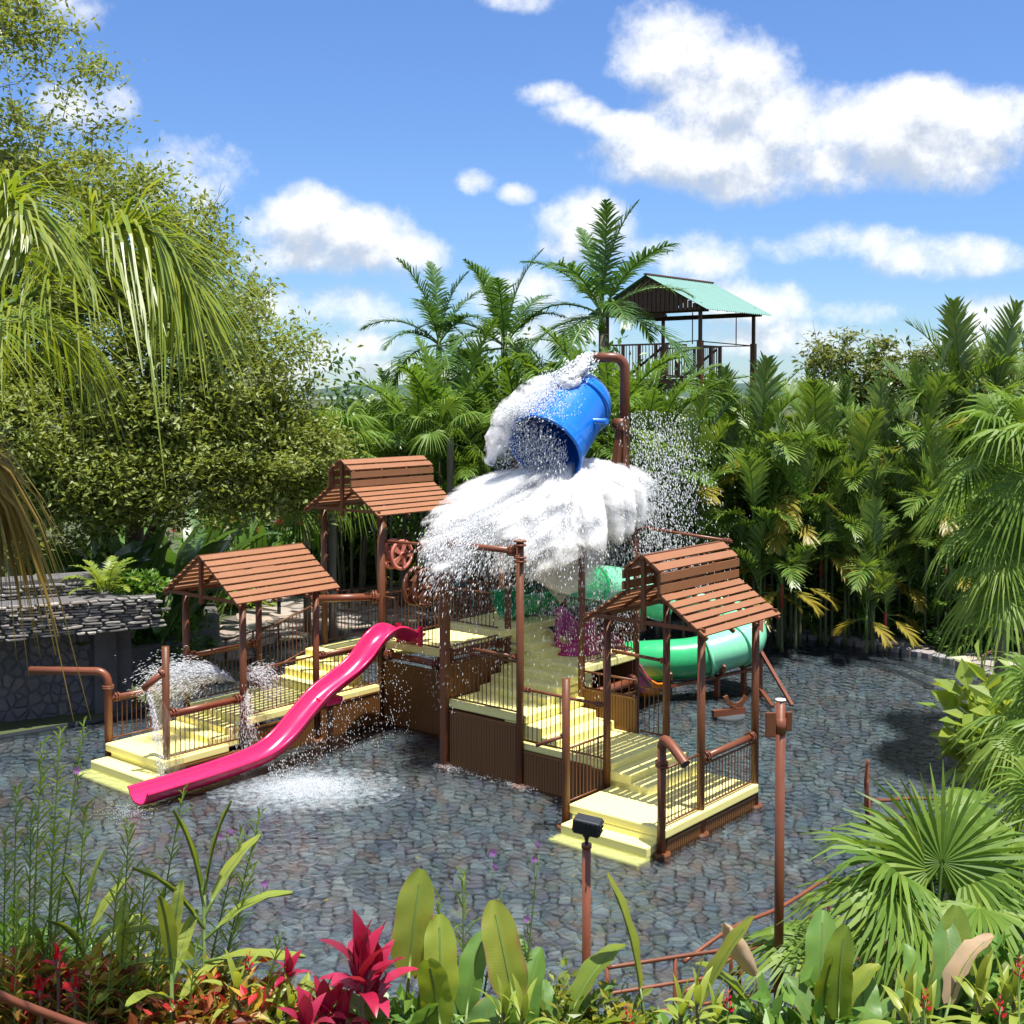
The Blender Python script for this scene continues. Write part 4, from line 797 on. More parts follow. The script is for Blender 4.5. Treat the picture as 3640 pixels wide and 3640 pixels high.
# water sheeting over the bucket and off its lip
N = 15000; ax = np.array(axw); side = np.array([.77, -.64, 0]); upv = np.cross(ax, side); upv = upv / np.linalg.norm(upv); upv *= np.sign(upv[2])
al = rng.uniform(-.35, .95, N); th_ = rng.normal(-.55, .5, N); th_ = np.clip(th_, -1.75, 1.2); th_ = np.where(al < 0, np.clip(th_, -1.5, .1), th_); rr = .69 + np.abs(rng.normal(0, .06, N)) + .22 * np.clip(al - .2, 0, 1) * rng.random(N)
Pn = np.array(BC) + ax * al[:, None] + (side * np.sin(th_)[:, None] + upv * np.cos(th_)[:, None]) * rr[:, None]
far = rng.random(N) < .35; fallz = np.where(far, rng.random(N) ** 2 * .9, 0.0); Pn[:, 2] -= fallz; Pn += (-side + np.array([-.2, -.3, 0])) * (fallz * .32 * rng.random(N))[:, None]
drops('bucket_spill', Pn, rng.uniform(.003, .010, N), ax * 1.0 + np.array([-.3, 0, -.7]) + rng.normal(0, .3, (N, 3)), rng.uniform(1.2, 3, N), 'white water sheeting over the blue bucket')
N = 2200
o2 = rng.random(N); mouth = np.array(BC) + ax * .8; a = rng.uniform(0, 2 * math.pi, N); q_ = np.sqrt(rng.random(N)) * .5
Pn = mouth + side * (np.cos(a) * q_)[:, None] + upv * (np.sin(a) * q_ * .9 + .08)[:, None] + ax * rng.uniform(0, .15, N)[:, None]; Pn[:, 2] -= o2 ** 1.6 * .75
drops('bucket_pour', Pn, rng.uniform(.004, .012, N), np.array([-.2, -.3, -1.]), rng.uniform(1.5, 4, N), 'water pouring from the mouth of the blue bucket')
# slide runoff and pool splash
N = 800
a = rng.uniform(-2.2, .9, N); src = np.array([fl(q, -1.76, float(np.interp(-q, [-v[0] for v in prof], [v[1] for v in prof]))) for q in a]); fall = rng.random(N)
Pn = src + np.array([.72, -.69, 0]) * (fall * .35 * rng.random(N))[:, None]; Pn[:, 2] = np.maximum(.02, src[:, 2] * (1 - fall))
drops('slide_drips', Pn, rng.uniform(.003, .007, N), np.array([.2, -.2, -1]), rng.uniform(1.5, 4, N), 'drips falling from the edge of the pink slide')
N = 9000
c0 = np.array(on_ground(1090, 2805)); sp2 = np.stack([rng.normal(0, .36, N), rng.normal(0, .26, N)], 1); rr = np.hypot(sp2[:, 0] / .36, sp2[:, 1] / .26)
Pn = np.stack([c0[0] + sp2[:, 0], c0[1] + sp2[:, 1], np.abs(rng.normal(0, .06, N)) * np.exp(-rr * .5) + .006], 1)
drops('pool_splash', Pn, rng.uniform(.0025, .008, N) * np.exp(-rr * .15), rng.normal(0, 1, (N, 3)) + [0, 0, .6], rng.uniform(1, 2, N), 'patch of white splashes on the water beside the pink slide')
m, t = mat('foam_film'); geo = t.n('ShaderNodeNewGeometry'); tcn = t.n('ShaderNodeTexCoord')
nn = t.n('ShaderNodeTexNoise', {'Vector': geo.outputs['Position'], 'Scale': 9.0, 'Detail': 6.0, 'Roughness': .7, 'Distortion': .6}).outputs[0]
rd = t.n('ShaderNodeVectorMath', {0: tcn.outputs['Object']}, operation='LENGTH').outputs['Value']
fa = t.m('MULTIPLY', t.n('ShaderNodeMapRange', {0: t.m('SUBTRACT', nn, t.m('MULTIPLY', rd, .34)), 1: .14, 2: .66}).outputs[0], .5)
t.set(t.out.inputs[0], t.n('ShaderNodeMixShader', {0: fa, 1: t.n('ShaderNodeBsdfTransparent').outputs[0], 2: t.n('ShaderNodeBsdfDiffuse', {0: (.72, .82, .88, 1)}).outputs[0]}))
MB().add([(1.0 * math.cos(a), 1.0 * math.sin(a), 0) for a in np.linspace(0, 2 * math.pi, 48, endpoint=False)], [tuple(range(48))]).build('foam', m, kind='stuff', label='milky foam on the water beside the pink slide', loc=(c0[0], c0[1], .006), scale=(1.5, 1.15, 1))
N = 1500; pts = [fl(.0, .05 + 1.5 * q, 0) for q in rng.random(400)] + [fl(-.02, rng.normal(q, .12), 0) for q in (0, 1.57) for _ in range(300)] + [fl(rng.normal(-4.45, .2), rng.normal(-2.05, .2), 0) for _ in range(500)]
Pn = np.array(pts) + np.stack([rng.normal(0, .08, N), rng.normal(-.08, .09, N), np.abs(rng.normal(0, .02, N)) + .006], 1)
drops('pool_splash', Pn, rng.uniform(.002, .006, N), rng.normal(0, 1, (N, 3)) + [0, 0, .6], rng.uniform(1, 2, N), 'small splashes along the foot of the stair tower wall')
# spouts on the left walkway
def jet(name, src, vel, n, spread, sz, label, tmax=.75):
    t = rng.random(n) ** .8 * tmax; v = np.array(vel) * (1 + rng.normal(0, .10, (n, 1))) + rng.normal(0, spread, (n, 3))
    Pn = np.array(src) + v * t[:, None]; Pn[:, 2] -= 4.9 * t * t; ok = Pn[:, 2] > .01; vv = v.copy(); vv[:, 2] -= 9.8 * t
    return drops(name, Pn[ok], rng.uniform(sz * .5, sz * 1.4, ok.sum()), vv[ok], rng.uniform(2.5, 8, ok.sum()), label)
jet('fountain_jet', fl(-1.88, -2.95, 1.25), (-2.9, -.6, 1.9), 9000, .40, .0042, 'white fan of spray bursting from a post on the left walkway', .42)
jet('fountain_jet', fl(-1.88, -2.85, 1.28), (1.3, .3, 1.6), 1600, .35, .004, 'small spray to the right of the walkway post', .4)
jet('fountain_jet', fl(-1.86, -2.72, 1.1), (.1, -.3, .2), 1500, .25, .0035, 'drips running down the walkway post', .5)
jet('spout_water', fl(-3.6, -2.97, 1.44), (.55, -.15, .0), 1800, .08, .0035, 'thin sheet of water falling from the short spout', .55)
P = [[fl(-3.6, -2.97, 1.44) + Vector((.02 + .5 * t + w * (.07 + .10 * t), -.05 * t, -1.44 * t * t)) for w in (-1, -.5, 0, .5, 1)] for t in np.linspace(0, 1, 12)]
MB().grid(P).build('spout_sheet', M_VEIL, kind='stuff', label='clear curtain of water under the short spout')

# ------------------------------------------------------------------ poles and handrails
def pole(u, v, Y, r, name, lab, extra):
    top = at_dist(u, v, Y); S = thing(name, lab, 'pole', (top.x, top.y, 0)); MB().tube([(0, 0, -.2), (0, 0, top.z)], r, 16).build('shaft', M_PIPE, S); extra(S, top.z); return S, top
def ex1(S, z): MB().tube([(0, 0, z - .02), (0, 0, z + .015)], .044, 16).build('collar', M_PIPE, S); MB().tube([(0, 0, z), (0, 0, z + .07)], .016, 10).build('stem', M_BLACK, S)
S, top = pole(2085, 3005, 10.4, .037, 'lamp_pole', 'brown pole carrying a small black floodlight in front of the platform', ex1)
S = thing('floodlight', 'small black box floodlight on top of the front pole', 'lamp', (top.x, top.y, top.z + .055), R(-18))
M4 = MB(); M4.box(-.115, .115, -.07, .07, .06, .19); bevel(M4.build('housing', M_BLACK, S, rot=(R(6), R(7), 0)), .014)
for z_ in (.085, .125, .165): MB().box(.117, .124, -.06, .06, z_ - .008, z_ + .008).build('fin', M_BLACK, S, rot=(R(6), R(7), 0))
for x_ in (-.02, .02, .06, .1): MB().box(x_ - .006, x_ + .006, -.078, -.072, .08, .17).build('fin', M_BLACK, S, rot=(R(6), R(7), 0))
MB().box(-.124, -.117, -.055, .055, .075, .175).build('lens', M_DKWHL, S, rot=(R(6), R(7), 0)); MB().tube([(0, 0, 0), (0, 0, .08)], .02, 10).tube([(-.03, 0, .03), (.03, 0, .03)], .014, 8).build('swivel', M_BLACK, S)
def ex2(S, z):
    MB().tube([(0, 0, z), (0, 0, z + .012)], .046, 16).build('cap', M_WHITE, S); MB().tube([(0, 0, z - .30), (0, 0, z - .16)], .05, 16).build('clamp', M_PIPE, S)
    b = MB(); b.box(-.14, -.045, -.03, -.005, z - .33, z - .10); bevel(b.build('plate', M_RAIL, S), .01); b = MB(); b.box(.045, .105, -.01, .015, z - .28, z - .10); bevel(b.build('plate', M_RAIL, S), .01)
pole(2775, 2490, 10.95, .043, 'pole', 'tall brown pole with a white cap and two brown plates, by the front railing', ex2)
def rails(name, lab, top_pts, posts, drop, r=.02, low=None, pr=.02, base=None):
    S = thing(name, lab, 'handrail', top_pts[0]); o0 = Vector(top_pts[0]); b = catmull([Vector(p) - o0 for p in top_pts], 6)
    MB().tube(b, r, 8).build('top_rail', M_PIPE, S)
    for q in (low if low is not None else (drop * .5,)): MB().tube([p - Vector((0, 0, q)) for p in b], r * .9, 8).build('lower_rail', M_PIPE, S)
    for f in posts:
        p = b[min(len(b) - 1, int(f * (len(b) - 1)))]; MB().tube([p - Vector((0, 0, .0)), Vector((p.x, p.y, (-.15 if base is None else base) - o0.z))], pr, 8).build('post', M_PIPE, S)
    return S
rails('handrail', 'curved brown handrail at the front edge of the pool beside the broad leaves', [at_dist(2158, 3440, 10.9), at_dist(2400, 3402, 11.1), at_dist(2745, 3345, 11.45), at_dist(3050, 3240, 12.1), at_dist(3250, 3140, 12.9)], (0, .27, .42, .63, .8, 1), .9, .02, (.24, .48))
rails('handrail', 'upper curved brown handrail passing behind the tall capped pole', [at_dist(2430, 3420, 11.4), at_dist(2600, 3300, 11.8), at_dist(2780, 3222, 12.3), at_dist(2947, 3115, 13.1)], (.35, .7, 1), .9, .02, (.3,))
rails('handrail', 'brown handrail with a tall end post behind the fan palm', [at_dist(3085, 2700, 16.9), at_dist(3090, 2835, 16.95), at_dist(3240, 2838, 17.3), at_dist(3380, 2840, 17.9)], (.03, .34, .97), .9, .024, (.28,))
rails('handrail', 'far brown railing under the palms at the back of the pool', [at_dist(3030, 2180, 31), at_dist(3110, 2178, 31.2), at_dist(3210, 2182, 31.4)], (0, .35, .7, 1), .5, .03, (.17, .34), .03, .05)
rails('handrail', 'plain handrail in the planting at the bottom left corner', [at_dist(-60, 3505, 6.8), at_dist(40, 3555, 6.9), at_dist(330, 3665, 7.1), at_dist(520, 3740, 7.25)], (0, 1), 1, .024, (), base=.6)
hp = on_ground(3490, 2418); S = thing('grab_rail', 'small bent metal grab rail at the pool edge steps', 'handrail', hp)
MB().tube(catmull([(0, 0, -.1), (0, 0, .42), (.05, .04, .52), (.35, .3, .56), (.62, .55, .5), (.66, .58, .40), (.66, .58, 0)], 5), .024, 8).build('rail', M_RAIL, S)
# low railings along the flagstone path
def fence(p, q, h, lab, n):
    S = thing('railing', lab, 'railing', p); d = Vector(q) - Vector(p)
    for hh, rr in ((h, .022), (h * .45, .016)): MB().tube([(0, 0, hh), d + Vector((0, 0, hh))], rr, 8).build('rail', M_RAIL, S)
    for i in range(n + 1): MB().tube([d * (i / n), d * (i / n) + Vector((0, 0, h))], .022, 8).build('post', M_RAIL, S)
fence(at_dist(1180, 2120, 33.5) * 1 - Vector((0, 0, at_dist(1180, 2120, 33.5).z - .08)), Vector((-3.2, 34.6, .08)), .5, 'low brown railing along the flagstone path behind the pink slide', 4)
fence(Vector((-6.4, 27.3, .08)), Vector((-5.6, 29.3, .08)), .42, 'short low railing by the pebbledash wall', 2)
fence(Vector((-1.6, 33.9, .08)), Vector((1.6, 33.8, .08)), .75, 'low brown railing behind the top deck of the tower', 4)

# ------------------------------------------------------------------ lookout pavilion behind the palms
PV = thing('pavilion', 'tall open lookout pavilion with a green corrugated roof rising behind the palms', 'pavilion', (4.62, 42.0, 0), TH)
pr, pe, hw = 10.04, 8.83, 2.32; L = 4.3
for s in (-1, 1):
    P = []
    for i in range(173):
        a = -.15 + (L + .1) * i / 172; w = .022 * math.sin(a * 2 * math.pi / .075 * .5)
        P.append([A3(a, s * (hw + .12) * t, pr + (pe - .06 - pr) * t + w) for t in (0, .5, 1)])
    MB().grid(P).build('roof_sheet', M_ROOFG, PV)
MB().bar(A3(-.15, 0, pr + .03), A3(L - .05, 0, pr + .03), .14, .05).build('ridge_cap', M_RAIL, PV)
for i in range(26):
    b = -hw + .1 + i * (2 * hw - .2) / 25; zt = pr - .06 - (pr - pe) * abs(b) / hw
    if zt - (pe - .05) > .08: MB().abox(-.02, .01, b - .072, b + .072, pe - .05, zt).build('plank', M_WOOD, PV)
for q in range(2):
    b0 = MB()
    for i in range(30): bb = -hw + .1 + i * (2 * hw - .2) / 29; b0.abox(L - .3, L - .27, bb - .05, bb + .05, pe - .25, pe + .1)
for a in (.3, L - .4):
    for s in (-1, 1):
        o = MB().abox(a - .05, a + .05, s * 1.9 - .05, s * 1.9 + .05, 0, 9.05).build('post', M_WOOD, PV); MB().abox(a - .085, a + .085, s * 1.9 - .085, s * 1.9 + .085, 0, 7.78).build('casing', M_POST, o)
    MB().bar(A3(a, -2.2, pe - .02), A3(a, 2.2, pe - .02), .09, .16).build('beam', M_WOOD, PV)
for s in (-1, 1): MB().bar(A3(.1, s * 1.9, pe + .08), A3(L - .2, s * 1.9, pe + .08), .09, .14).build('beam', M_WOOD, PV)
for i in range(7):
    a = .3 + i * .6
    for s in (-1, 1): MB().bar(A3(a, 0, pr - .1), A3(a, s * 2.25, pe - .02), .05, .09).build('rafter', M_WOOD, PV)
MB().abox(.2, L - .3, -2.0, .6, 6.38, 6.52).build('floor', M_WOOD, PV)
MB().bar(A3(.3, -2, 6.25), A3(L - .4, -2, 6.25), .12, .2).bar(A3(.3, .55, 6.25), A3(L - .4, .55, 6.25), .12, .2).build('floor_beam', M_WOOD, PV)
def pvr(p, q):
    P0, P1 = A3(*p), A3(*q); o = MB().bar(P0 + Vector((0, 0, 1.2)), P1 + Vector((0, 0, 1.2)), .06).build('railing', M_POST, PV); MB().bar(P0 + Vector((0, 0, .12)), P1 + Vector((0, 0, .12)), .05).build('lower_rail', M_POST, o); n = max(3, int((P1 - P0).length / .13))
    for i in range(n + 1):
        c = P0.lerp(P1, i / n); MB().bar(c + Vector((0, 0, .1)), c + Vector((0, 0, 1.2)), .02 if i % 5 else .09).build('bar', M_POST, o)
pvr((.3, -1.9, 6.5), (.3, .55, 6.5)); pvr((.3, .55, 6.5), (1.6, .55, 6.5)); pvr((L - .4, -1.9, 6.5), (L - .4, .55, 6.5)); pvr((2.6, .55, 6.5), (L - .4, .55, 6.5))
for p, q in (((.3, 1.9, 7.75), (L - .4, 1.9, 7.7)), ((.3, .55, 7.72), (.3, 1.9, 7.78)), ((L - .4, .55, 7.72), (L - .4, 1.9, 7.7))): MB().tube([A3(*p), A3(*q)], .02, 6).build('cable', M_WOOD, PV)
for a, b in ((2.0, .55), (L - .4, 1.2)): MB().tube([A3(a, b, 7.74), A3(a, b, 8.85)], .022, 6).build('hanger', M_WOOD, PV)
MB().bar(A3(.35, -1.2, 6.5), A3(.35, .4, 7.6), .07).bar(A3(L - .4, -1.2, 6.5), A3(L - .4, .4, 7.6), .07).build('brace', M_WOOD, PV)

# small things by the path
S = thing('chair', 'small teal metal chair on the path seen past the square post', 'chair', (-1.35, 33.4, GZ + .03), R(30))
for x in (-.2, .2):
    for y in (-.2, .2): MB().tube([(x, y, 0), (x, y, .45 if y < 0 else .92)], .016, 6).build('leg', M_TEAL, S)
MB().box(-.22, .22, -.22, .22, .43, .46).build('seat', M_TEAL, S); MB().box(-.2, .2, .185, .205, .62, .92).build('backrest', M_TEAL, S)
S = thing('bollard_light', 'small dark bollard light beside the flagstone path', 'lamp', on_ground(992, 2195)); MB().tube([(0, 0, 0), (0, 0, .42)], .05, 10).build('shaft', M_BLACK, S)
b = MB()
for z_ in (.45, .50, .55): b.tube([(0, 0, z_), (0, 0, z_ + .02)], .085, 12)
b.tube([(0, 0, .42), (0, 0, .6)], .035, 8).build('louvre', M_BLACK, S)
sg = on_ground(2985, 2165); S = thing('sign', 'small white and blue notice board among the plants behind the pool', 'sign', (sg.x, sg.y, GZ), R(-8))
MB().tube([(0, .03, 0), (0, .03, .8)], .03, 8).build('post', M_RAIL, S); MB().box(-.14, .14, -.02, .0, .48, .86).build('board', M_WHITE, S); MB().box(-.12, .12, -.026, -.021, .62, .82).build('blue_field', M_BLUE, S)

# ------------------------------------------------------------------ vegetation
def strip(V, F, pts, wdir, widths):
    """flat ribbon through pts; the last width may be 0"""
    o = len(V)
    for p, w in zip(pts, widths): V.append(p - wdir * w); V.append(p + wdir * w)
    for i in range(len(pts) - 1): F.append((o + 2 * i, o + 2 * i + 1, o + 2 * i + 3, o + 2 * i + 2))
def frond_mesh(name, L, e0, droop, n, ll, lw, m_leaf, m_stem, vee=25, ldroop=.35, start=.14, fwd=(35, 62), seed=0, path=None, plum=0.0, twist=0.0, segs=3, ragged=.12):
    r = np.random.default_rng(seed); K = 26
    if path is None:
        pts, p = [], np.zeros(3)
        for i in range(K):
            t = i / (K - 1); e = e0 - droop * t ** 1.4; pts.append(p.copy()); p = p + np.array([math.cos(e), twist * t, math.sin(e)]) * L / (K - 1)
        pts = np.array(pts)
    else:
        pts = np.array([tuple(q) for q in catmull(path, 8)]); K = len(pts)
    tan = np.gradient(pts, axis=0); tan /= np.linalg.norm(tan, axis=1, keepdims=True); up0 = np.array([0, 0, 1.])
    V, F = [], []
    for i in range(n):
        t = start + (1 - start) * (i + .5) / n
        for s in (-1, 1):
            tt = min(.999, max(0, t + r.normal(0, .3 / n))); f = tt * (K - 1); i0 = int(f); w = f - i0; P0 = pts[i0] * (1 - w) + pts[min(K - 1, i0 + 1)] * w; T = tan[i0]
            side = np.cross(T, up0); ns = np.linalg.norm(side); side = side / ns if ns > .08 else np.array([0, 1., 0]); U = np.cross(side, T)
            fa = R(fwd[0] + (fwd[1] - fwd[0]) * tt) * (1 + r.normal(0, .07)); ve = R(vee + r.normal(0, 6) + plum * r.uniform(-70, 70))
            D = T * math.sin(fa) * .9 + (side * s * math.cos(ve) + U * math.sin(ve)) * math.cos(fa); D /= np.linalg.norm(D)
            prof = (math.sin(math.pi * min(1, (tt - start) / (1 - start) * .82 + .16)) ** .7); l = ll * prof * (1 + r.normal(0, ragged)); l = max(.03, l)
            W = np.cross(D, U); nw = np.linalg.norm(W); W = W / nw if nw > .05 else T; dr = ldroop * l * (1 + r.normal(0, .25))
            q = [P0 + D * (l * x) - up0 * (dr * x * x) for x in ([0, .35, .7, 1] if segs == 3 else [0, .45, 1])]
            strip(V, F, q, W, [lw * .45, lw * .5, lw * .38, .001] if segs == 3 else [lw * .45, lw * .5, .001])
    nl = len(F); b = MB(); k2 = 12; idx = np.linspace(0, K - 1, k2).astype(int)
    b.tube([pts[i] for i in idx], [L * .011 * (1 - .8 * j / (k2 - 1)) + .003 for j in range(k2)], 5, cap=False)
    o = len(V); V = np.vstack([np.array(V), np.array([tuple(v) for v in b.v])]); F = np.array(F + [tuple(i + o for i in f) for f in b.f])
    me = np_mesh(name, V, F, False); me.materials.append(m_leaf); me.materials.append(m_stem)
    mi = np.zeros(len(F), np.int32); mi[nl:] = 1; me.polygons.foreach_set('material_index', mi); return me
def fan_mesh(name, Rr, pet, e0, nseg, m_leaf, m_stem, spread=155, droop=.5, split=.45, tilt=20, seed=0):
    """fan palm leaf: petiole from the origin along +X, then a pleated blade of radiating segments"""
    r = np.random.default_rng(seed); V, F = [], []
    c = np.array([math.cos(e0), 0, math.sin(e0)]) * pet; ax = np.array([math.cos(e0 - R(tilt)), 0, math.sin(e0 - R(tilt))]); sd = np.array([0, 1., 0]); nm = np.cross(ax, sd); nm = nm if nm[2] > 0 else -nm
    da = 2 * R(spread) / nseg
    for i in range(nseg):
        a = -R(spread) + da * (i + .5); D = ax * math.cos(a) + sd * math.sin(a); W0 = -ax * math.sin(a) + sd * math.cos(a); W = W0 * .82 + nm * .55 * (1 if i % 2 else -1); W /= np.linalg.norm(W)
        l = Rr * (1 - .28 * (abs(a) / R(spread)) ** 2) * (1 + r.normal(0, .05)); cup = .10; dd = droop * (1 + r.normal(0, .25))
        xs = [.03, split * .6, split, split + (1 - split) * .5, 1]
        q = [c + D * (l * x) + nm * (l * cup * x * (1 - x)) - np.array([0, 0, 1.]) * (l * dd * max(0, x - split * .7) ** 1.8) for x in xs]
        hw_ = [l * x * math.tan(da / 2) * 1.12 for x in xs]; ws = [hw_[0], hw_[1], hw_[2], hw_[2] * .62, .002]
        strip(V, F, q, W, ws)
    nl = len(F); b = MB().tube([(0, 0, 0), tuple(c * .5), tuple(c)], [.018, .013, .011], 5, cap=False)
    o = len(V); V = np.vstack([np.array(V), np.array([tuple(v) for v in b.v])]); F = np.array(F + [tuple(i + o for i in f) for f in b.f])
    me = np_mesh(name, V, F, False); me.materials.append(m_leaf); me.materials.append(m_stem); mi = np.zeros(len(F), np.int32); mi[nl:] = 1; me.polygons.foreach_set('material_index', mi); return me
def add_uv(me, uv):
    l = me.uv_layers.new(name='uv'); d = np.array([uv[i] for lp in [None] for i in [x.vertex_index for x in me.loops]], np.float32); l.data.foreach_set('uv', d.ravel())
def big_leaf(name, L, W, pet, e0, bend, m_leaf, seed=0, fold=.25, torn=0.0, nu=14, nv=3, tip=.5):
    """one broad blade on a stalk, from the origin along +X / up"""
    r = random.Random(seed); pts = []; p = Vector((0, 0, 0)); K = nu; e = e0; d0 = Vector((math.cos(e0), 0, math.sin(e0)))
    stalk = [d0 * (pet * q / 4) for q in range(5)]; p = stalk[-1].copy(); b = MB(); uv = []
    rows = []
    for i in range(nu + 1):
        t = i / nu; e = e0 - bend * t ** 1.3; T = Vector((math.cos(e), 0, math.sin(e))); U = Vector((-math.sin(e), 0, math.cos(e)))
        w = W / 2 * max(.02, 1 - abs(2 * (t * .96 + .02) ** .86 - 1) ** 2.6) ** .62 * (1 + .05 * math.sin(t * 11 + seed))
        row = []
        for j in range(-nv, nv + 1):
            x = j / nv; ww = w * (1 - torn * r.random() * (abs(x) == 1) * .8); wave = .02 * math.sin(t * 19 + x * 3 + seed) * abs(x)
            row.append(p + Vector((0, ww * x * math.cos(fold), 0)) + U * (abs(ww * x) * math.sin(fold) + wave * W * 2) + T * (-.10 * W * x * x * (1 - t)))
            uv.append((t + abs(x) * -.08, .5 + x / 2))
        rows.append(row); p = p + T * (L / nu)
    b.grid(rows); nl = len(b.f); n0 = len(b.v)
    mid = [r_[nv] - Vector((0, 0, .003)) for r_ in rows]; b.tube(stalk + mid[::3], [.012] * 5 + [.009] * len(mid[::3]), 5, cap=False); uv += [(0, .5)] * (len(b.v) - n0)
    me = b.mesh(name); add_uv(me, uv); me.materials.append(m_leaf); me.materials.append(M_STEMG); mi = np.zeros(len(b.f), np.int32); mi[nl:] = 1; me.polygons.foreach_set('material_index', mi); return me
def strap_mesh(name, L, W, e0, bend, m_leaf, k=5, fold=.3):
    b = MB(); p = Vector((0, 0, 0)); rows = []
    for i in range(k + 1):
        t = i / k; e = e0 - bend * t ** 1.4; T = Vector((math.cos(e), 0, math.sin(e))); U = Vector((-math.sin(e), 0, math.cos(e))); w = W / 2 * max(.03, (math.sin(math.pi * (.14 + .86 * t) ** .9)) ** .8)
        rows.append([p + Vector((0, -w, 0)) + U * w * fold, p, p + Vector((0, w, 0)) + U * w * fold]); p = p + T * (L / k)
    b.grid(rows); me = b.mesh(name); me.materials.append(m_leaf); return me
GA = 2.39996
def crown_fronds(root, z, variants, n, name='frond', scale=1.0, jitter=.12, tiltx=.12, phase=None, off=0.0, mscale=.12):
    """fronds in a spiral; variants ordered from upright (young) to hanging (old)"""
    ph = random.uniform(0, 6.28) if phase is None else phase
    for i in range(n):
        t = i / max(1, n - 1); v = variants[min(len(variants) - 1, int(t * len(variants)))]; a = ph + i * GA + random.uniform(-jitter, jitter)
        link(name, v, None, root, loc=(math.cos(a) * off, math.sin(a) * off, z - t * .12), rot=(random.uniform(-tiltx, tiltx), random.uniform(-tiltx, tiltx), a), scale=scale * random.uniform(1 - mscale, 1 + mscale))
def trunk(root, h, r0, r1, m_, lean=(0, 0), z0=0.0, name='trunk', n=10, loc=None):
    pts = [Vector((lean[0] * (t ** 1.6), lean[1] * (t ** 1.6), z0 + (h - z0) * t)) for t in [i / 8 for i in range(9)]]
    return MB().tube(pts, [r0 * 1.25 if i == 0 else r0 + (r1 - r0) * i / 8 for i in range(9)], n).build(name, m_, root, loc=loc)
def leaf_quads(P, size, asp, seed, droop=.3, bias=None):
    """rhombic leaves at points P"""
    r = np.random.default_rng(seed); N = len(P); d = r.normal(0, 1, (N, 3)); d[:, 2] = d[:, 2] * .6 - droop
    if bias is not None: d += bias
    d /= np.linalg.norm(d, axis=1, keepdims=True); h = r.normal(0, .55, (N, 3)); h[:, 2] += 1.0; x = np.cross(d, h); x /= np.linalg.norm(x, axis=1, keepdims=True); n = np.cross(x, d)
    L = (size * r.uniform(.65, 1.25, N))[:, None]; w = L * asp
    V = np.stack([P, P + d * L * .45 - x * w + n * w * .35, P + d * L, P + d * L * .45 + x * w + n * w * .35], 1).reshape(-1, 3)
    return V, np.arange(N * 4).reshape(N, 4)
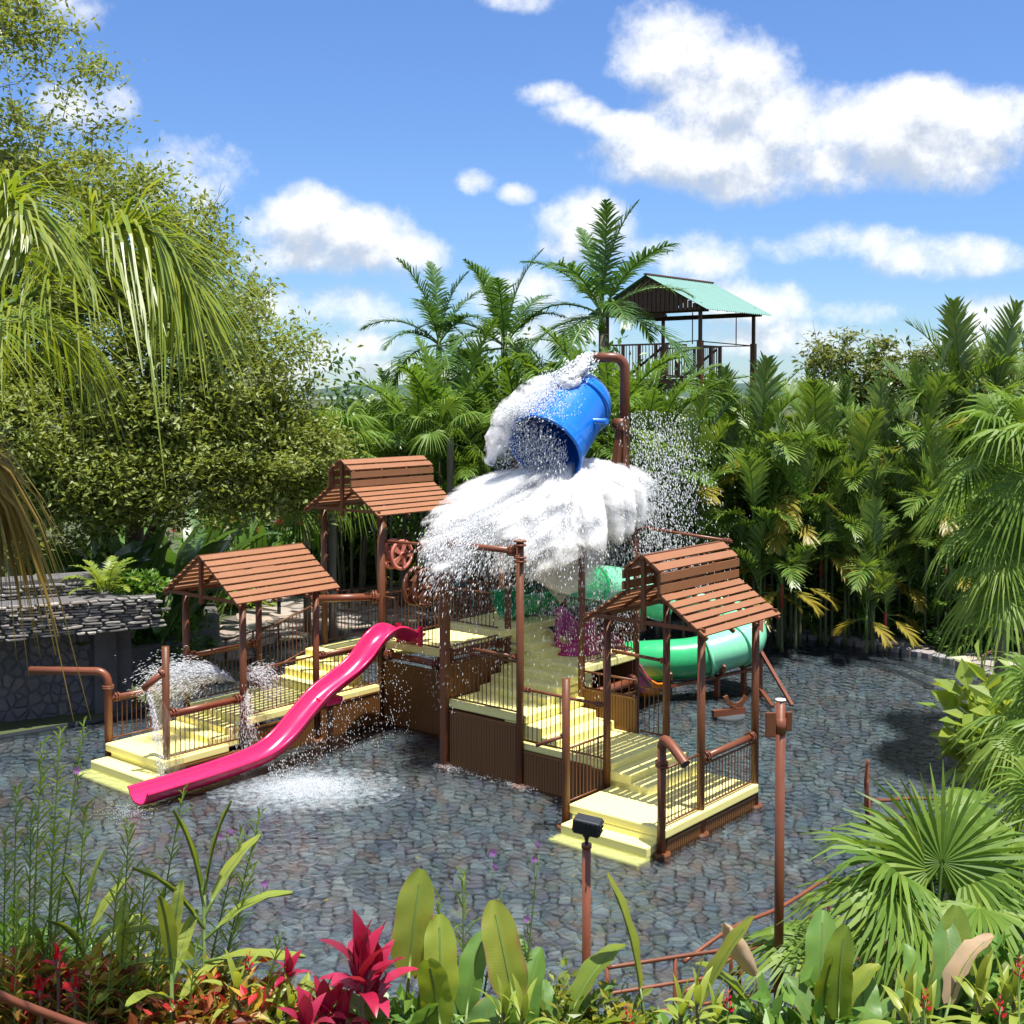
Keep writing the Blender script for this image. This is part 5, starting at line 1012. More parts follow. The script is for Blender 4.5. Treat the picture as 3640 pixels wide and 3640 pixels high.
def tree(name, lab, base, blobs0, nclu, per, lsize, asp, m_leaf, seed, tr=.22, spread=.42, cat='tree', group=None, m_bark=None, bare=0, hollow=.35, zmin=None, shift=(0, 0)):
    """blobs: (x, y, z, rx, ry, rz) crown lobes relative to the base; limbs grow to clusters inside them"""
    r = np.random.default_rng(seed); blobs = np.array(blobs0, float); blobs[:, :2] -= np.array(shift); S = thing(name, lab, cat, (base[0] + shift[0], base[1] + shift[1], base[2]), 0, group); vol = blobs[:, 3] * blobs[:, 4] * blobs[:, 5]; vol = vol ** .75; pick = r.choice(len(blobs), nclu, p=vol / vol.sum())
    u = r.normal(0, 1, (nclu, 3)); u /= np.linalg.norm(u, axis=1, keepdims=True); rad = (hollow + (1 - hollow) * r.random(nclu) ** .5)[:, None]
    C = blobs[pick, :3] + u * rad * blobs[pick, 3:]
    if zmin: C = C[C[:, 2] > zmin]
    top = blobs[:, 2].max(); h0 = min(blobs[:, 2].min() * .75, top * .5); ctr = np.average(blobs[:, :3], axis=0, weights=vol)
    nodes = [np.array([ctr[0] * .12 * t, ctr[1] * .12 * t, h0 * t]) for t in np.linspace(.55, 1, 4)]
    for t in np.linspace(.15, .9, 7): nodes.append(np.array([ctr[0] * (.12 + .75 * t), ctr[1] * (.12 + .75 * t), h0 + (top - h0) * t]))
    b = MB(); tp = [np.array([0, 0, -.1])] + nodes; b.tube([tuple(p) for p in tp], [tr * 1.3] + [tr * (1 - .8 * i / (len(nodes) - 1)) + .015 for i in range(len(nodes))], 9)
    order = np.argsort(np.linalg.norm(C - nodes[3], axis=1)); lv = [1.0] * len(nodes); LP = []
    for i in order:
        c = C[i]; nd = np.array(nodes); d = np.linalg.norm(nd - c, axis=1) + np.maximum(0, nd[:, 2] - c[2]) * .8; j = int(np.argmin(d)); p = nodes[j]; s = lv[j] * .72
        m_ = (p + c) / 2 + r.normal(0, .08, 3) * np.linalg.norm(c - p) - np.array([0, 0, .06]) * np.linalg.norm(c - p); w = max(.012, tr * .34 * s)
        b.tube([tuple(p), tuple(m_), tuple(c)], [w, w * .7, w * .42], 5, cap=False); nodes.append(m_); lv.append(s * .95); nodes.append(c); lv.append(s * .8)
        if bare and r.random() < bare:                                   # leafless twigs past the crown
            e = c + (c - p) / (np.linalg.norm(c - p) + 1e-6) * r.uniform(.5, 1.1) + np.array([0, 0, r.uniform(.1, .5)]); b.tube([tuple(c), tuple((c + e) / 2 + r.normal(0, .05, 3)), tuple(e)], [.012, .008, .003], 4, cap=False)
            for q in range(3): f = c + (e - c) * r.uniform(.3, .8); b.tube([tuple(f), tuple(f + r.normal(0, .2, 3) + np.array([0, 0, .12]))], [.005, .002], 3, cap=False); LP.append(f + r.normal(0, .1, (3, 3)))
        k_ = int(per * r.uniform(.5, 1.5)); sg = spread * r.uniform(.6, 1.25)
        LP.append(c + r.normal(0, 1, (k_, 3)) * np.array([sg, sg, sg * .6])); kk = k_ // 4; tq = r.random((kk, 1)); LP.append(m_ * (1 - tq) + c * tq + r.normal(0, sg * .5, (kk, 3)))
    b.build('trunk', m_bark or M_BARK, S); V, F = leaf_quads(np.vstack(LP), lsize, asp, seed + 1); link('crown', np_mesh('crown', V, F), m_leaf, S); return S
def shrub(name, lab, base, rx, ry, rz, n, lsize, asp, m_leaf, seed, cat='shrub', group=None, droop=0.1, lift=.9, stems=7):
    r = np.random.default_rng(seed); S = thing(name, lab, cat, base, 0, group); u = r.normal(0, 1, (n, 3)); u[:, 2] = np.abs(u[:, 2]) * .9 - .15; u /= np.linalg.norm(u, axis=1, keepdims=True)
    lump = 1 + .22 * np.sin(u[:, 0] * 5 + seed) + .18 * np.sin(u[:, 1] * 7 + seed * 2) + .15 * np.sin(u[:, 2] * 9 + seed)
    P = u * (r.random(n) ** .4 * lump)[:, None] * np.array([rx, ry, rz]) + np.array([0, 0, rz * .12]); P[:, 2] = np.maximum(P[:, 2], .03)
    V, F = leaf_quads(P, lsize, asp, seed + 5, droop, u * lift); link('foliage', np_mesh('foliage', V, F), m_leaf, S)
    b = MB()
    for i in range(stems): q = u[i] * np.array([rx, ry, rz]) * .8; b.tube([(0, 0, -.1), (q[0] * .4, q[1] * .4, abs(q[2]) * .6), (q[0], q[1], abs(q[2]))], [.03, .02, .008], 5, cap=False)
    b.build('stem', M_BARK, S); return S
# --- shared frond meshes
FR_ROY = [frond_mesh('frond', 2.5, R(e), R(d), 44, .60, .044, L_ROYAL, M_PGREEN, 22, .35, .16, (28, 60), s) for e, d, s in ((82, 40, 1), (62, 60, 2), (45, 75, 3), (22, 80, 4), (-2, 70, 5))]
FR_ARE = [frond_mesh('frond', 2.2, R(e), R(d), 42, .52, .034, L_ARECA, M_PGREEN, 32, .45, .2, (35, 62), s) for e, d, s in ((84, 45, 11), (72, 75, 12), (60, 95, 13), (45, 110, 14))]
FR_LIP = [frond_mesh('frond', 1.75, R(e), R(d), 34, .62, .046, L_LIP, M_PGREEN, 34, .22, .2, (38, 62), s, segs=3, ragged=.16) for e, d, s in ((86, 18, 21), (72, 45, 22), (54, 70, 23), (34, 85, 24))]
FR_LIPY = [frond_mesh('frond', 1.3, R(e), R(d), 20, .50, .075, L_LIPY, M_PGREEN, 20, .25, .3, (45, 68), s, segs=2) for e, d, s in ((18, 60, 31), (-5, 55, 32))]
FAN_BG = [fan_mesh('leaf', .95, 1.0, R(e), 44, L_FAN, M_PGREEN, 150, 1.0, .42, ti, s) for e, ti, s in ((72, 10, 41), (48, 30, 42), (22, 45, 43), (-8, 40, 44))]

# --- big broadleaf trees on the left
tree('broadleaf_tree', 'tallest small-leaved tree at the left edge with bare twigs against the sky', (-11.6, 27.5, 0), [(.6, 0, 12.2, 2.3, 2.4, 3.2), (-1.5, .5, 10, 2.6, 2.6, 3), (1.6, -.6, 9.4, 2.2, 2.2, 2.2), (-.4, .2, 7.2, 2.8, 2.4, 2.2)], 330, 115, .17, .21, L_TREE, 101, .26, .36, bare=.10, shift=(0, 2))
tree('broadleaf_tree', 'large small-leaved tree leaning out over the left slatted roofs', (-7.6, 27.0, 0), [(-.6, -.4, 9.2, 1.9, 2.0, 1.6), (.8, -.3, 8.0, 1.75, 2.0, 1.5), (1.8, -.4, 6.6, 1.5, 1.8, 1.3), (-1.2, -.6, 7.0, 2.1, 2.2, 1.7), (.7, -.8, 5.6, 2.1, 2.0, 1.3), (2.4, -.3, 5.2, 1.2, 1.5, 1.0)], 350, 115, .16, .21, L_TREE, 102, .22, .34, bare=.10, shift=(-1.6, 2.6))
tree('broadleaf_tree', 'lower spreading tree between the stone wall and the back roof', (-7.0, 26.4, 0), [(1.6, -.3, 4.6, 1.5, 1.5, 1.2), (.2, -.7, 4.2, 1.7, 1.6, 1.1), (-1.8, -.6, 4.4, 1.7, 1.7, 1.3), (2.6, .5, 4.4, .9, 1.0, 1.2)], 190, 105, .155, .22, L_TREE, 103, .15, .30, shift=(-2.0, 3.0))
tree('broadleaf_tree', 'shaded tree standing directly above the stone wall', (-10.0, 25.6, 0), [(0, -.6, 5.2, 2.0, 1.6, 1.5), (1.5, -.3, 4.4, 1.4, 1.3, 1.1), (-1.2, .2, 6.6, 1.8, 1.8, 1.4), (.2, -.8, 3.4, 1.6, 1.2, .8)], 190, 105, .155, .22, L_TREE, 104, .15, .30, shift=(-.4, 1.6))
# --- understory on the left: heliconia / ginger clumps in the shade, shrubs, ferns
BL_G = [big_leaf('leaf', 1.05, .26, .55, R(e), R(b_), L_DARK, s, .22, nu=8, nv=2) for e, b_, s in ((84, 40, 51), (72, 60, 52), (60, 80, 53))]
BL_M = [big_leaf('leaf', .75, .17, .75, R(e), R(b_), L_MID, s, .22, nu=8, nv=2) for e, b_, s in ((86, 35, 54), (74, 55, 55), (62, 70, 56))]
def flower_spike(root, p, h, r, m_=None):
    b = MB(); n = 14
    for i in range(n):
        t = i / n; a = i * GA; d = Vector((math.cos(a), math.sin(a), .7)); q = Vector(p) + Vector((0, 0, h * t)); w = r * (1 - t * .75); x = d.cross(Vector((0, 0, 1))).normalized() * w * .55
        b.add([q, q + d * w - x, q + d * w * 1.5 + Vector((0, 0, w * .3)), q + d * w + x], [(0, 1, 2, 3)])
    return b.build('flower', m_ or L_FLOWR, root)
def clump(name, lab, base, var, n, spread, scale, cat='plant', group=None, flowers=0, fm=None, fh=1.1):
    S = thing(name, lab, cat, base, random.uniform(0, 6), group)
    for i in range(n):
        a = i * GA; d = spread * math.sqrt((i + .5) / n); link('leaf', var[i % len(var)], None, S, loc=(math.cos(a) * d, math.sin(a) * d, -.05), rot=(random.uniform(-.2, .2), random.uniform(-.15, .25), a + random.uniform(-.6, .6)), scale=scale * random.uniform(.75, 1.2))
    for i in range(flowers):
        a = random.uniform(0, 6.28); d = spread * random.random(); h = fh * scale * random.uniform(.85, 1.15); MB().tube([(math.cos(a) * d, math.sin(a) * d, 0), (math.cos(a) * d, math.sin(a) * d, h)], .012, 5).build('flower_stalk', M_STEMG, S); flower_spike(S, (math.cos(a) * d, math.sin(a) * d, h - .02), .16 * scale, .045 * scale, fm)
    return S
us = [(-9.9, 24.6, 1.5), (-9.0, 25.1, 1.7), (-8.2, 25.9, 1.6), (-9.5, 26.4, 2.1), (-8.6, 27.2, 2.2), (-7.9, 27.6, 1.9), (-10.6, 24.4, 1.4), (-10.4, 25.6, 1.9), (-9.2, 30.6, 1.9), (-8.9, 33.2, 1.9), (-8.0, 36.2, 1.7), (-5.6, 39.2, 1.7), (-11.2, 23.6, 1.4)]
wh = ['behind the stone wall, nearest its middle', 'behind the stone wall by the fern', 'behind the fern on the wall', 'in the shade under the big tree', 'beneath the leaning tree', 'above the pebbledash wall', 'behind the left part of the stone wall', 'deep in shade behind the stone wall', 'above the bend of the path', 'between the two left roofs', 'just left of the back roof post', 'seen under the back roof', 'at the far left end of the stone wall']
for (x, y, s), w in zip(us, wh): clump('heliconia', 'dark broad-leaved heliconia clump ' + w, (x, y, GZ), BL_G, 15, .7, s * 1.05, 'plant', 'dark heliconias under the left trees')
for (x, y, s, f), w in zip([(-7.4, 35.2, 1.5, 4), (-5.9, 37.6, 1.6, 3), (-8.3, 32.6, 1.5, 3), (-4.6, 39.6, 1.6, 2), (-8.1, 30.2, 1.2, 1), (-2.4, 38.6, 1.5, 1)], ['left of the tall back shelter', 'under the highest slatted roof', 'right of the left slatted roof ridge', 'beyond the pink water wheel', 'behind the left slatted roof', 'far behind the square post']):
    clump('ginger_plant', 'bright green ginger with red flower spikes ' + w, (x, y, GZ), BL_M, 20, .8, s, 'plant', 'red-flowered gingers behind the play structure', f, None, 1.35)
shl = [(-7.7, 26.3, .9, .7, .9, L_MID, 'rounded green shrub on the pebbledash wall', 1500), (-7.4, 27.6, .7, .8, .8, L_MID, 'green shrub at the bend of the pebbledash wall', 1400), (-9.2, 24.0, .8, .5, .55, L_DARK, 'dark low shrub at the back of the stone wall top', 1000), (-7.8, 34.2, .9, .7, .8, L_LIME, 'yellow-green shrub beside the flagstone path', 1200), (-6.7, 36.2, .9, .6, .8, L_MID, 'green shrub behind the brown path railing', 1200), (-4.9, 38.6, 1.0, .6, 1.1, L_CROTY, 'yellow and green croton bush beyond the pink water wheel', 1500), (-3.2, 39.4, 1.1, .6, 1.2, L_LIME, 'lime shrub left of the square post', 1400), (-1.0, 39.4, 1.2, .7, 1.2, L_DARK, 'dark shrub behind the top deck', 1500), (1.0, 39.2, 1.2, .8, 1.4, L_DARK, 'dark shrub behind the green tub', 1500), (-8.4, 28.6, .5, .4, .6, L_CROTY, 'small yellow-flecked croton in the shade behind the left roof', 700), (2.8, 36.4, 1.3, .7, 1.5, L_DARK, 'dark shrub behind the mint tube', 1500)]
for i, (x, y, rx, ry, rz, mm, lb, n) in enumerate(shl): shrub('shrub', lb, (x, y, GZ if y > 24.5 or x < -8 else GZ), rx, ry, rz, n, .17, .26, mm, 200 + i)
FERN = [frond_mesh('frond', .75, R(e), R(d), 24, .13, .03, L_LIME, M_PGREEN, 5, .1, .08, (15, 40), s, segs=2) for e, d, s in ((75, 80, 61), (60, 90, 62), (35, 80, 63))]
S = thing('fern', 'bright yellow-green fern growing on the end of the stone wall', 'fern', (-7.55, 22.75, 2.3)); crown_fronds(S, .1, FERN, 20, off=.1, scale=1.05)
shrub('shrub', 'leafy green plant spilling over the right corner of the stone wall', (-6.95, 22.85, 2.28), .42, .35, .34, 420, .18, .25, L_MID, 231)

# --- queen palm at the near left: trunk outside the picture, fronds arching in
QB = Vector((-4.55, 8.0, bank(-4.55, 8))); S = thing('queen_palm', 'feathery palm at the left edge with long arching fronds, one of them dry and golden', 'palm', QB)
trunk(S, 6.3 - QB.z, .17, .12, M_PTRUNK)
hub = Vector((0, 0, 6.3 - QB.z))
def qf(pts, n, ll, m_, sd, lab=None, ld=.95, lw=.021, plum=.8):
    P = [hub] + [Vector(p) - QB for p in pts]; me = frond_mesh('frond', 2.6, 0, 0, n, ll, lw, m_, M_PGREEN, 20, ld, .12, (32, 52), sd, path=P, plum=plum, ragged=.2); return link('frond', me, None, S, label=lab)
qf([at_dist(40, 1090, 7.7), at_dist(260, 880, 7.6), at_dist(470, 800, 7.5), at_dist(620, 905, 7.4), at_dist(700, 1120, 7.3)], 170, .78, L_QUEEN, 71, 'large green frond arching over from the left edge', ld=.8)
qf([at_dist(-200, 900, 7.0), at_dist(-60, 720, 6.6), at_dist(60, 720, 6.3), at_dist(120, 840, 6.1)], 110, .62, L_QUEEN, 72, ld=.7)
qf([at_dist(-120, 1180, 8.2), at_dist(60, 1130, 8.6), at_dist(230, 1180, 8.9), at_dist(330, 1330, 9.0)], 120, .62, L_QUEEN, 73, ld=.9)
qf([at_dist(-300, 1480, 7.0), at_dist(-190, 1470, 6.8), at_dist(-80, 1560, 6.7), at_dist(-20, 1740, 6.6), at_dist(0, 1900, 6.6)], 150, .40, L_DRY, 74, 'old dry golden frond hanging at the left edge', ld=1.9, plum=.3)
qf([(-5.6, 8.6, 7.2), (-6.6, 9.2, 6.8), (-7.2, 9.6, 5.8)], 50, .6, L_QUEEN, 75); qf([(-4.9, 7.0, 7.3), (-5.0, 6.0, 7.0), (-5.0, 5.2, 6.0)], 50, .6, L_QUEEN, 76)

# --- royal-type palms against the sky, areca clumps below
for (u, v, Y, s, nfr, lb) in [(1560, 1215, 36, 1.0, 13, 'left of three feather palms standing against the sky'), (1795, 1225, 35.5, 1.12, 13, 'middle feather palm against the sky with one frond drooping forward'), (2140, 1110, 33.5, 1.2, 16, 'tallest feather palm, in front of the lookout pavilion')]:
    p = at_dist(u, v, Y); S = thing('feather_palm', lb, 'palm', (p.x, p.y, GZ), 0, 'feather palms against the sky'); h = p.z - GZ
    trunk(S, h - .5, .12, .09, M_PTRUNK); MB().tube([(0, 0, h - .55), (0, 0, h - .2), (0, 0, h + .1)], [.10, .085, .05], 10).build('crownshaft', M_PGREEN, S); crown_fronds(S, h, FR_ROY, nfr, scale=s)
ARE = [(1390, 1560, 34, 1.15, 22, 'feathery areca palm clump, leftmost beside the sky gap'), (1250, 1640, 36, 1.0, 18, 'low areca palm clump at the foot of the sky gap'), (1560, 1480, 33, 1.2, 24, 'areca palm clump under the left feather palm'), (1720, 1420, 35, 1.2, 22, 'areca palm clump under the middle feather palm'), (1930, 1440, 34, 1.25, 22, 'areca palm clump behind the bucket jet'), (2240, 1540, 31, 1.3, 24, 'areca palm clump right of the bucket pipe'), (2420, 1590, 33, 1.25, 22, 'areca palm clump below the lookout pavilion'), (2330, 1740, 30, 1.2, 18, 'areca palm clump behind the right hand shower'), (1700, 1700, 33, 1.1, 18, 'shaded areca palm clump left of the bucket'), (1480, 1740, 35.5, 1.1, 18, 'shaded areca clump above the back roof'), (2600, 1620, 33.5, 1.15, 20, 'areca palm clump behind the hedge under the pavilion corner'), (2080, 1560, 33.2, 1.2, 18, 'areca palm clump directly behind the bucket')]
for (u, v, Y, s, n, lb) in ARE:
    p = at_dist(u, v, Y); S = thing('areca_palm', lb, 'palm', (p.x, p.y, GZ), 0, 'areca palms behind the tower'); h = p.z - GZ - .5
    for q in range(6):
        a = q * GA; dx, dy, hh = math.cos(a) * .35, math.sin(a) * .3, h * random.uniform(.55, 1); trunk(S, max(.4, hh), .045, .035, M_PTRUNK, (dx * .6, dy * .6), loc=(dx, dy, 0), name='trunk', n=6)
        for w in range(max(3, n // 6 + 2)): link('frond', FR_ARE[(w + q) % 4], None, S, loc=(dx * 1.6, dy * 1.6, max(.3, hh)), rot=(random.uniform(-.15, .15), random.uniform(-.2, .15), a + w * 1.9 + random.uniform(-.4, .4)), scale=s * 1.3 * random.uniform(.75, 1.1))
# --- lipstick / sealing-wax palm hedge on the right
LIPS = [(2480, 1665, 29.0, 1.15), (2590, 1525, 31.5, 1.2), (2700, 1545, 29.8, 1.25), (2815, 1665, 29.0, 1.1), (2900, 1555, 31.0, 1.25), (3000, 1505, 32.0, 1.2), (3060, 1665, 29.6, 1.15), (3150, 1605, 31.2, 1.2), (3290, 1500, 30.5, 1.3), (3420, 1360, 31.5, 1.35), (3540, 1380, 31.0, 1.35), (3660, 1400, 31.6, 1.3), (2560, 1805, 29.6, 1.0), (2680, 1785, 28.6, 1.05), (2960, 1805, 29.0, 1.0), (3200, 1805, 29.8, 1.0), (3340, 1720, 28.8, 1.1), (2780, 1955, 28.4, .9), (3100, 1965, 28.2, .9)]
OR = ['first', 'second', 'third', 'fourth', 'fifth', 'sixth', 'seventh', 'eighth', 'ninth', 'tenth', 'eleventh', 'twelfth']
lip_sorted = sorted(LIPS[:12]); low_sorted = sorted(LIPS[12:])
for (u, v, Y, s) in LIPS:
    p = at_dist(u, v + 60, Y)
    lb = ('%s tall sealing-wax palm from the splash in the hedge behind the right roof' % OR[lip_sorted.index((u, v, Y, s))]) if (u, v, Y, s) in lip_sorted else ('%s shorter sealing-wax palm from the splash, in the shaded lower hedge' % OR[low_sorted.index((u, v, Y, s))])
    S = thing('sealing_wax_palm', lb, 'palm', (p.x, p.y, GZ), 0, 'sealing-wax palms in the hedge'); h = p.z - GZ
    for q in range(4):
        a = q * 1.7 + u; dx, dy = math.cos(a) * .32 * (q > 0), math.sin(a) * .28 * (q > 0); hh = h * (1 if q == 0 else random.uniform(.45, .85)); loc = (dx, dy, 0)
        trunk(S, hh - .45, .042, .034, M_LTRUNK, loc=loc, n=7); MB().tube([(dx, dy, hh - .5), (dx, dy, hh + .05)], [.05, .032], 8).build('crownshaft', M_PRED if (q + int(u)) % 3 == 0 else M_PGREEN, S)
        for w in range(9 if q == 0 else 6):
            t = w / 8; vv = FR_LIP[min(3, int(t * 4))] if not (w in (3, 5, 7, 8) and random.random() < .5) else FR_LIPY[w % 2]
            link('frond', vv, None, S, loc=(dx, dy, hh - t * .1), rot=(random.uniform(-.1, .1), random.uniform(-.1, .1), a + w * GA), scale=s * random.uniform(.8, 1.1) * (1 if q == 0 else .85))
for i, (x, y, lb) in enumerate([(5.4, 31.3, 'young palm tuft at the hedge foot nearest the front roof'), (6.4, 31.0, 'second young palm tuft at the hedge foot'), (7.3, 30.6, 'third young palm tuft at the hedge foot'), (8.2, 30.2, 'young palm tuft left of the notice board'), (9.3, 29.8, 'young palm tuft right of the notice board'), (10.2, 29.0, 'young palm tuft by the far railing'), (11.0, 28.0, 'young palm tuft at the right end of the hedge foot'), (11.6, 26.8, 'last young palm tuft at the right edge of the deck'), (8.9, 30.9, 'taller young palm tuft behind the notice board'), (7.0, 31.9, 'taller young palm tuft behind the second one')]):
    S = thing('young_palm', lb, 'palm', (x, y + .5, GZ), 0, 'young palms at the hedge foot')
    for w in range(9): link('frond', FR_ARE[w % 4] if i % 2 else FR_LIP[w % 4], None, S, loc=(random.uniform(-.15, .15), random.uniform(-.15, .15), 0), rot=(random.uniform(-.2, .2), random.uniform(-.2, .1), w * GA + i), scale=random.uniform(.7, 1.05))
# dense evergreen backing behind the hedge and palms
for i, (x, y, rx, rz, lb) in enumerate([(-4.6, 40, 2.0, 5.7, 'dense dark bush far behind the left feather palm'), (-1.0, 40.5, 2.6, 6.0, 'dense dark bush far behind the middle feather palm'), (2.2, 39, 2.6, 6.0, 'dense dark bush behind the tallest feather palm'), (5.2, 36.5, 2.4, 5.2, 'dense dark bush under the lookout pavilion'), (8.2, 36.0, 2.6, 4.4, 'dense dark bush behind the first hedge palms'), (11.2, 35.5, 2.6, 5.4, 'dense dark bush behind the middle of the hedge'), (14.4, 35, 2.6, 6.2, 'dense dark bush behind the right end of the hedge'), (-6.2, 38.5, 2.2, 4.6, 'dense dark bush beside the gap of sky'), (6.4, 32.8, 1.6, 2.6, 'dark understory bush below the first hedge palms'), (9.0, 32.2, 1.6, 2.8, 'dark understory bush at the foot of the hedge middle'), (11.6, 31.4, 1.6, 3.0, 'dark understory bush at the foot of the right hedge'), (3.6, 34.4, 1.5, 3.0, 'dark understory bush behind the shower of drops'), (13.8, 30, 1.6, 3.2, 'dark understory bush at the far right')]):
    shrub('bush', lb, (x, y, GZ), rx, 1.2, rz, 5200, .32, .22, L_DARK, 300 + i, 'bush')
# foliage trees on the skyline to the right
tree('slender_tree', 'sparse olive-green tree rising above the hedge right of the pavilion', at_dist(3040, 1400, 44).xy.to_3d(), [(0, 0, 6.9, 1.7, 1.5, 1.5), (-.9, 0, 5.9, 1.3, 1.2, .9), (1.2, 0, 6.2, 1.4, 1.2, .9)], 110, 55, .26, .2, L_TREE2, 110, .09, .32, bare=.1)
tree('slender_tree', 'small dark tree on the skyline farther right above the hedge', at_dist(3330, 1400, 43).xy.to_3d(), [(0, 0, 6.4, 1.5, 1.4, 1.2), (1.6, 0, 6.3, 1.3, 1.2, .9)], 70, 60, .25, .2, L_TREE2, 111, .09, .34, bare=.15)
tree('slender_tree', 'low tree top at the right edge of the skyline', at_dist(3560, 1400, 42).xy.to_3d(), [(0, 0, 6.3, 1.6, 1.2, 1.0)], 60, 60, .26, .22, L_TREE2, 112, .09, .34)
for u, v, Y in ((1780, 1160, 45), (3135, 1320, 45)):
    p = at_dist(u, v, Y); S = thing('palm_spear', 'thin bare palm spear against the sky ' + ('by the middle feather palm' if u < 2000 else 'left of the sparse olive tree'), 'plant', (p.x, p.y, 5)); MB().tube([(0, 0, 0), (.03, 0, p.z - 5 - .4), (.05, 0, p.z - 5 + .5)], [.03, .02, .006], 5).build('spear', M_BARK, S)
# --- fan palms: by the back roof, and at the right edge
for (u, v, Y, s, n, lb) in [(1180, 1640, 29, 1.0, 13, 'fan palm with pale pleated leaves behind the back roof'), (1090, 1760, 30.5, .8, 9, 'smaller fan palm left of the back roof'), (3660, 1680, 19.5, 1.0, 24, 'big fan palm with hanging leaf tips at the right edge'), (3560, 1880, 21.5, .85, 20, 'drooping fan palm in front of the right end of the hedge'), (3690, 2050, 19.0, .9, 18, 'fan palm low at the right edge above the lime shrub'), (3740, 2650, 13.5, .68, 16, 'small fan palm at the right edge below the lime shrub'), (3700, 3020, 11.2, .62, 12, 'small shaded fan palm at the lower right edge'), (1600, 1560, 31, .8, 8, 'fan palm with yellow-edged leaves left of the bucket')]:
    p = at_dist(u, v, Y); S = thing('fan_palm', lb, 'palm', (p.x, p.y, GZ if Y > 12 else bank(p.x, p.y)), 0, 'fan palms'); h = p.z - (GZ if Y > 12 else bank(p.x, p.y)); trunk(S, h, .10, .085, M_PTRUNK); crown_fronds(S, h, FAN_BG, n, 'leaf', s, .3, .2)
FAN_F = [fan_mesh('leaf', .95, .50, R(e), 48, L_FAN, M_PGREEN, 152, dr, .42, ti, s) for e, ti, dr, s in ((80, 4, .3, 81), (58, 22, .6, 82), (34, 36, .85, 83), (10, 42, .8, 84))]
p = at_dist(3330, 3240, 10.6); S = thing('fan_palm', 'large glossy fan palm in the right foreground before the pool steps', 'palm', (p.x, p.y, GZ - .1)); h = p.z - GZ; trunk(S, h, .09, .08, M_PTRUNK)
for a, q, s in [(1.3, 0, 1.05), (2.1, 1, 1.0), (3.0, 1, 1.05), (3.5, 2, 1.05), (.5, 1, 1.0), (-.1, 2, .95), (4.1, 2, 1.0), (4.7, 3, .9), (5.4, 2, .95), (2.6, 2, 1.0), (1.0, 1, .95), (3.9, 3, 1.0), (5.9, 3, .9), (1.8, 0, .9)]: link('leaf', FAN_F[q], None, S, loc=(0, 0, h), rot=(random.uniform(-.12, .12), random.uniform(-.1, .1), a), scale=s)
p = at_dist(3000, 3420, 10.9); S = thing('fan_palm', 'young fan palm with a dark round leaf beneath the large foreground one', 'palm', (p.x, p.y, GZ - .1)); h = p.z - GZ; trunk(S, max(.2, h), .06, .06, M_PTRUNK)
for a, q, s in [(2.6, 2, .9), (3.3, 2, .9), (4.2, 3, .7), (5.2, 3, .7), (1.8, 2, .8), (.6, 2, .7)]: link('leaf', FAN_F[q], None, S, loc=(0, 0, max(.2, h)), rot=(random.uniform(-.1, .1), random.uniform(-.1, .1), a), scale=s * .9)
# lime broad-leaved shrub at the right edge, and plants along the back of the pool
p = at_dist(3590, 2230, 15.5); S = shrub('shrub', 'lime-green shrub with jagged glossy leaves at the right edge', (p.x + .1, p.y, 1.2), .95, .8, 1.15, 620, .34, .30, L_LIME, 330, stems=9); 
MB().tube([(0, 0, -1.2), (.05, 0, .4)], .06, 8).build('trunk', M_BARK, S)
for i, (u, v, rx, rz, mm, lb) in enumerate([(2780, 2165, .6, .8, L_MID, 'green plants below the hedge just right of the front roof'), (2900, 2150, .5, .7, L_MID, 'low green plants left of the white notice board'), (3250, 2240, .8, .9, L_DARK, 'dark bushy plants right of the far railing'), (3330, 2260, .7, .7, L_MID, 'green plants at the back edge of the pool deck'), (3440, 2300, .7, .6, L_DARK, 'dark low plants at the right end of the pool deck'), (3170, 2170, .5, .8, L_CROTY, 'yellow croton beside the far railing'), (2690, 2150, .6, .9, L_DARK, 'dark plants showing past the front roof eave')]):
    p = on_ground(u, v + 30); shrub('shrub', lb, (p.x, p.y + .3, GZ), rx, .5, rz, 800, .2, .26, mm, 340 + i)
for i, (x, y, rx, rz, mm, lb) in enumerate([(5.6, 31.6, .9, 1.5, L_MID, 'leafy bush at the foot of the first hedge palms'), (7.0, 31.2, .9, 1.7, L_DARK, 'dark leafy bush at the foot of the second hedge palms'), (8.2, 30.6, .8, 1.4, L_MID, 'leafy bush before the hedge trunks near the notice board'), (9.4, 30.0, .9, 1.8, L_DARK, 'dark leafy bush before the middle hedge trunks'), (10.5, 29.2, .9, 1.7, L_MID, 'leafy bush before the right hedge trunks'), (11.4, 28.0, .9, 1.9, L_DARK, 'dark leafy bush by the right end of the pool deck'), (4.6, 32.6, .8, 1.6, L_DARK, 'dark leafy bush behind the upper run of the tube slide')]): shrub('bush', lb, (x, y + .4, GZ), rx, .5, rz, 1500, .24, .24, mm, 370 + i, 'bush')
p = on_ground(3010, 2190); clump('ginger_plant', 'ginger plant with red flowers in front of the notice board', (p.x, p.y + .2, GZ), BL_M, 14, .4, .9, 'plant', None, 3, None, 1.2)

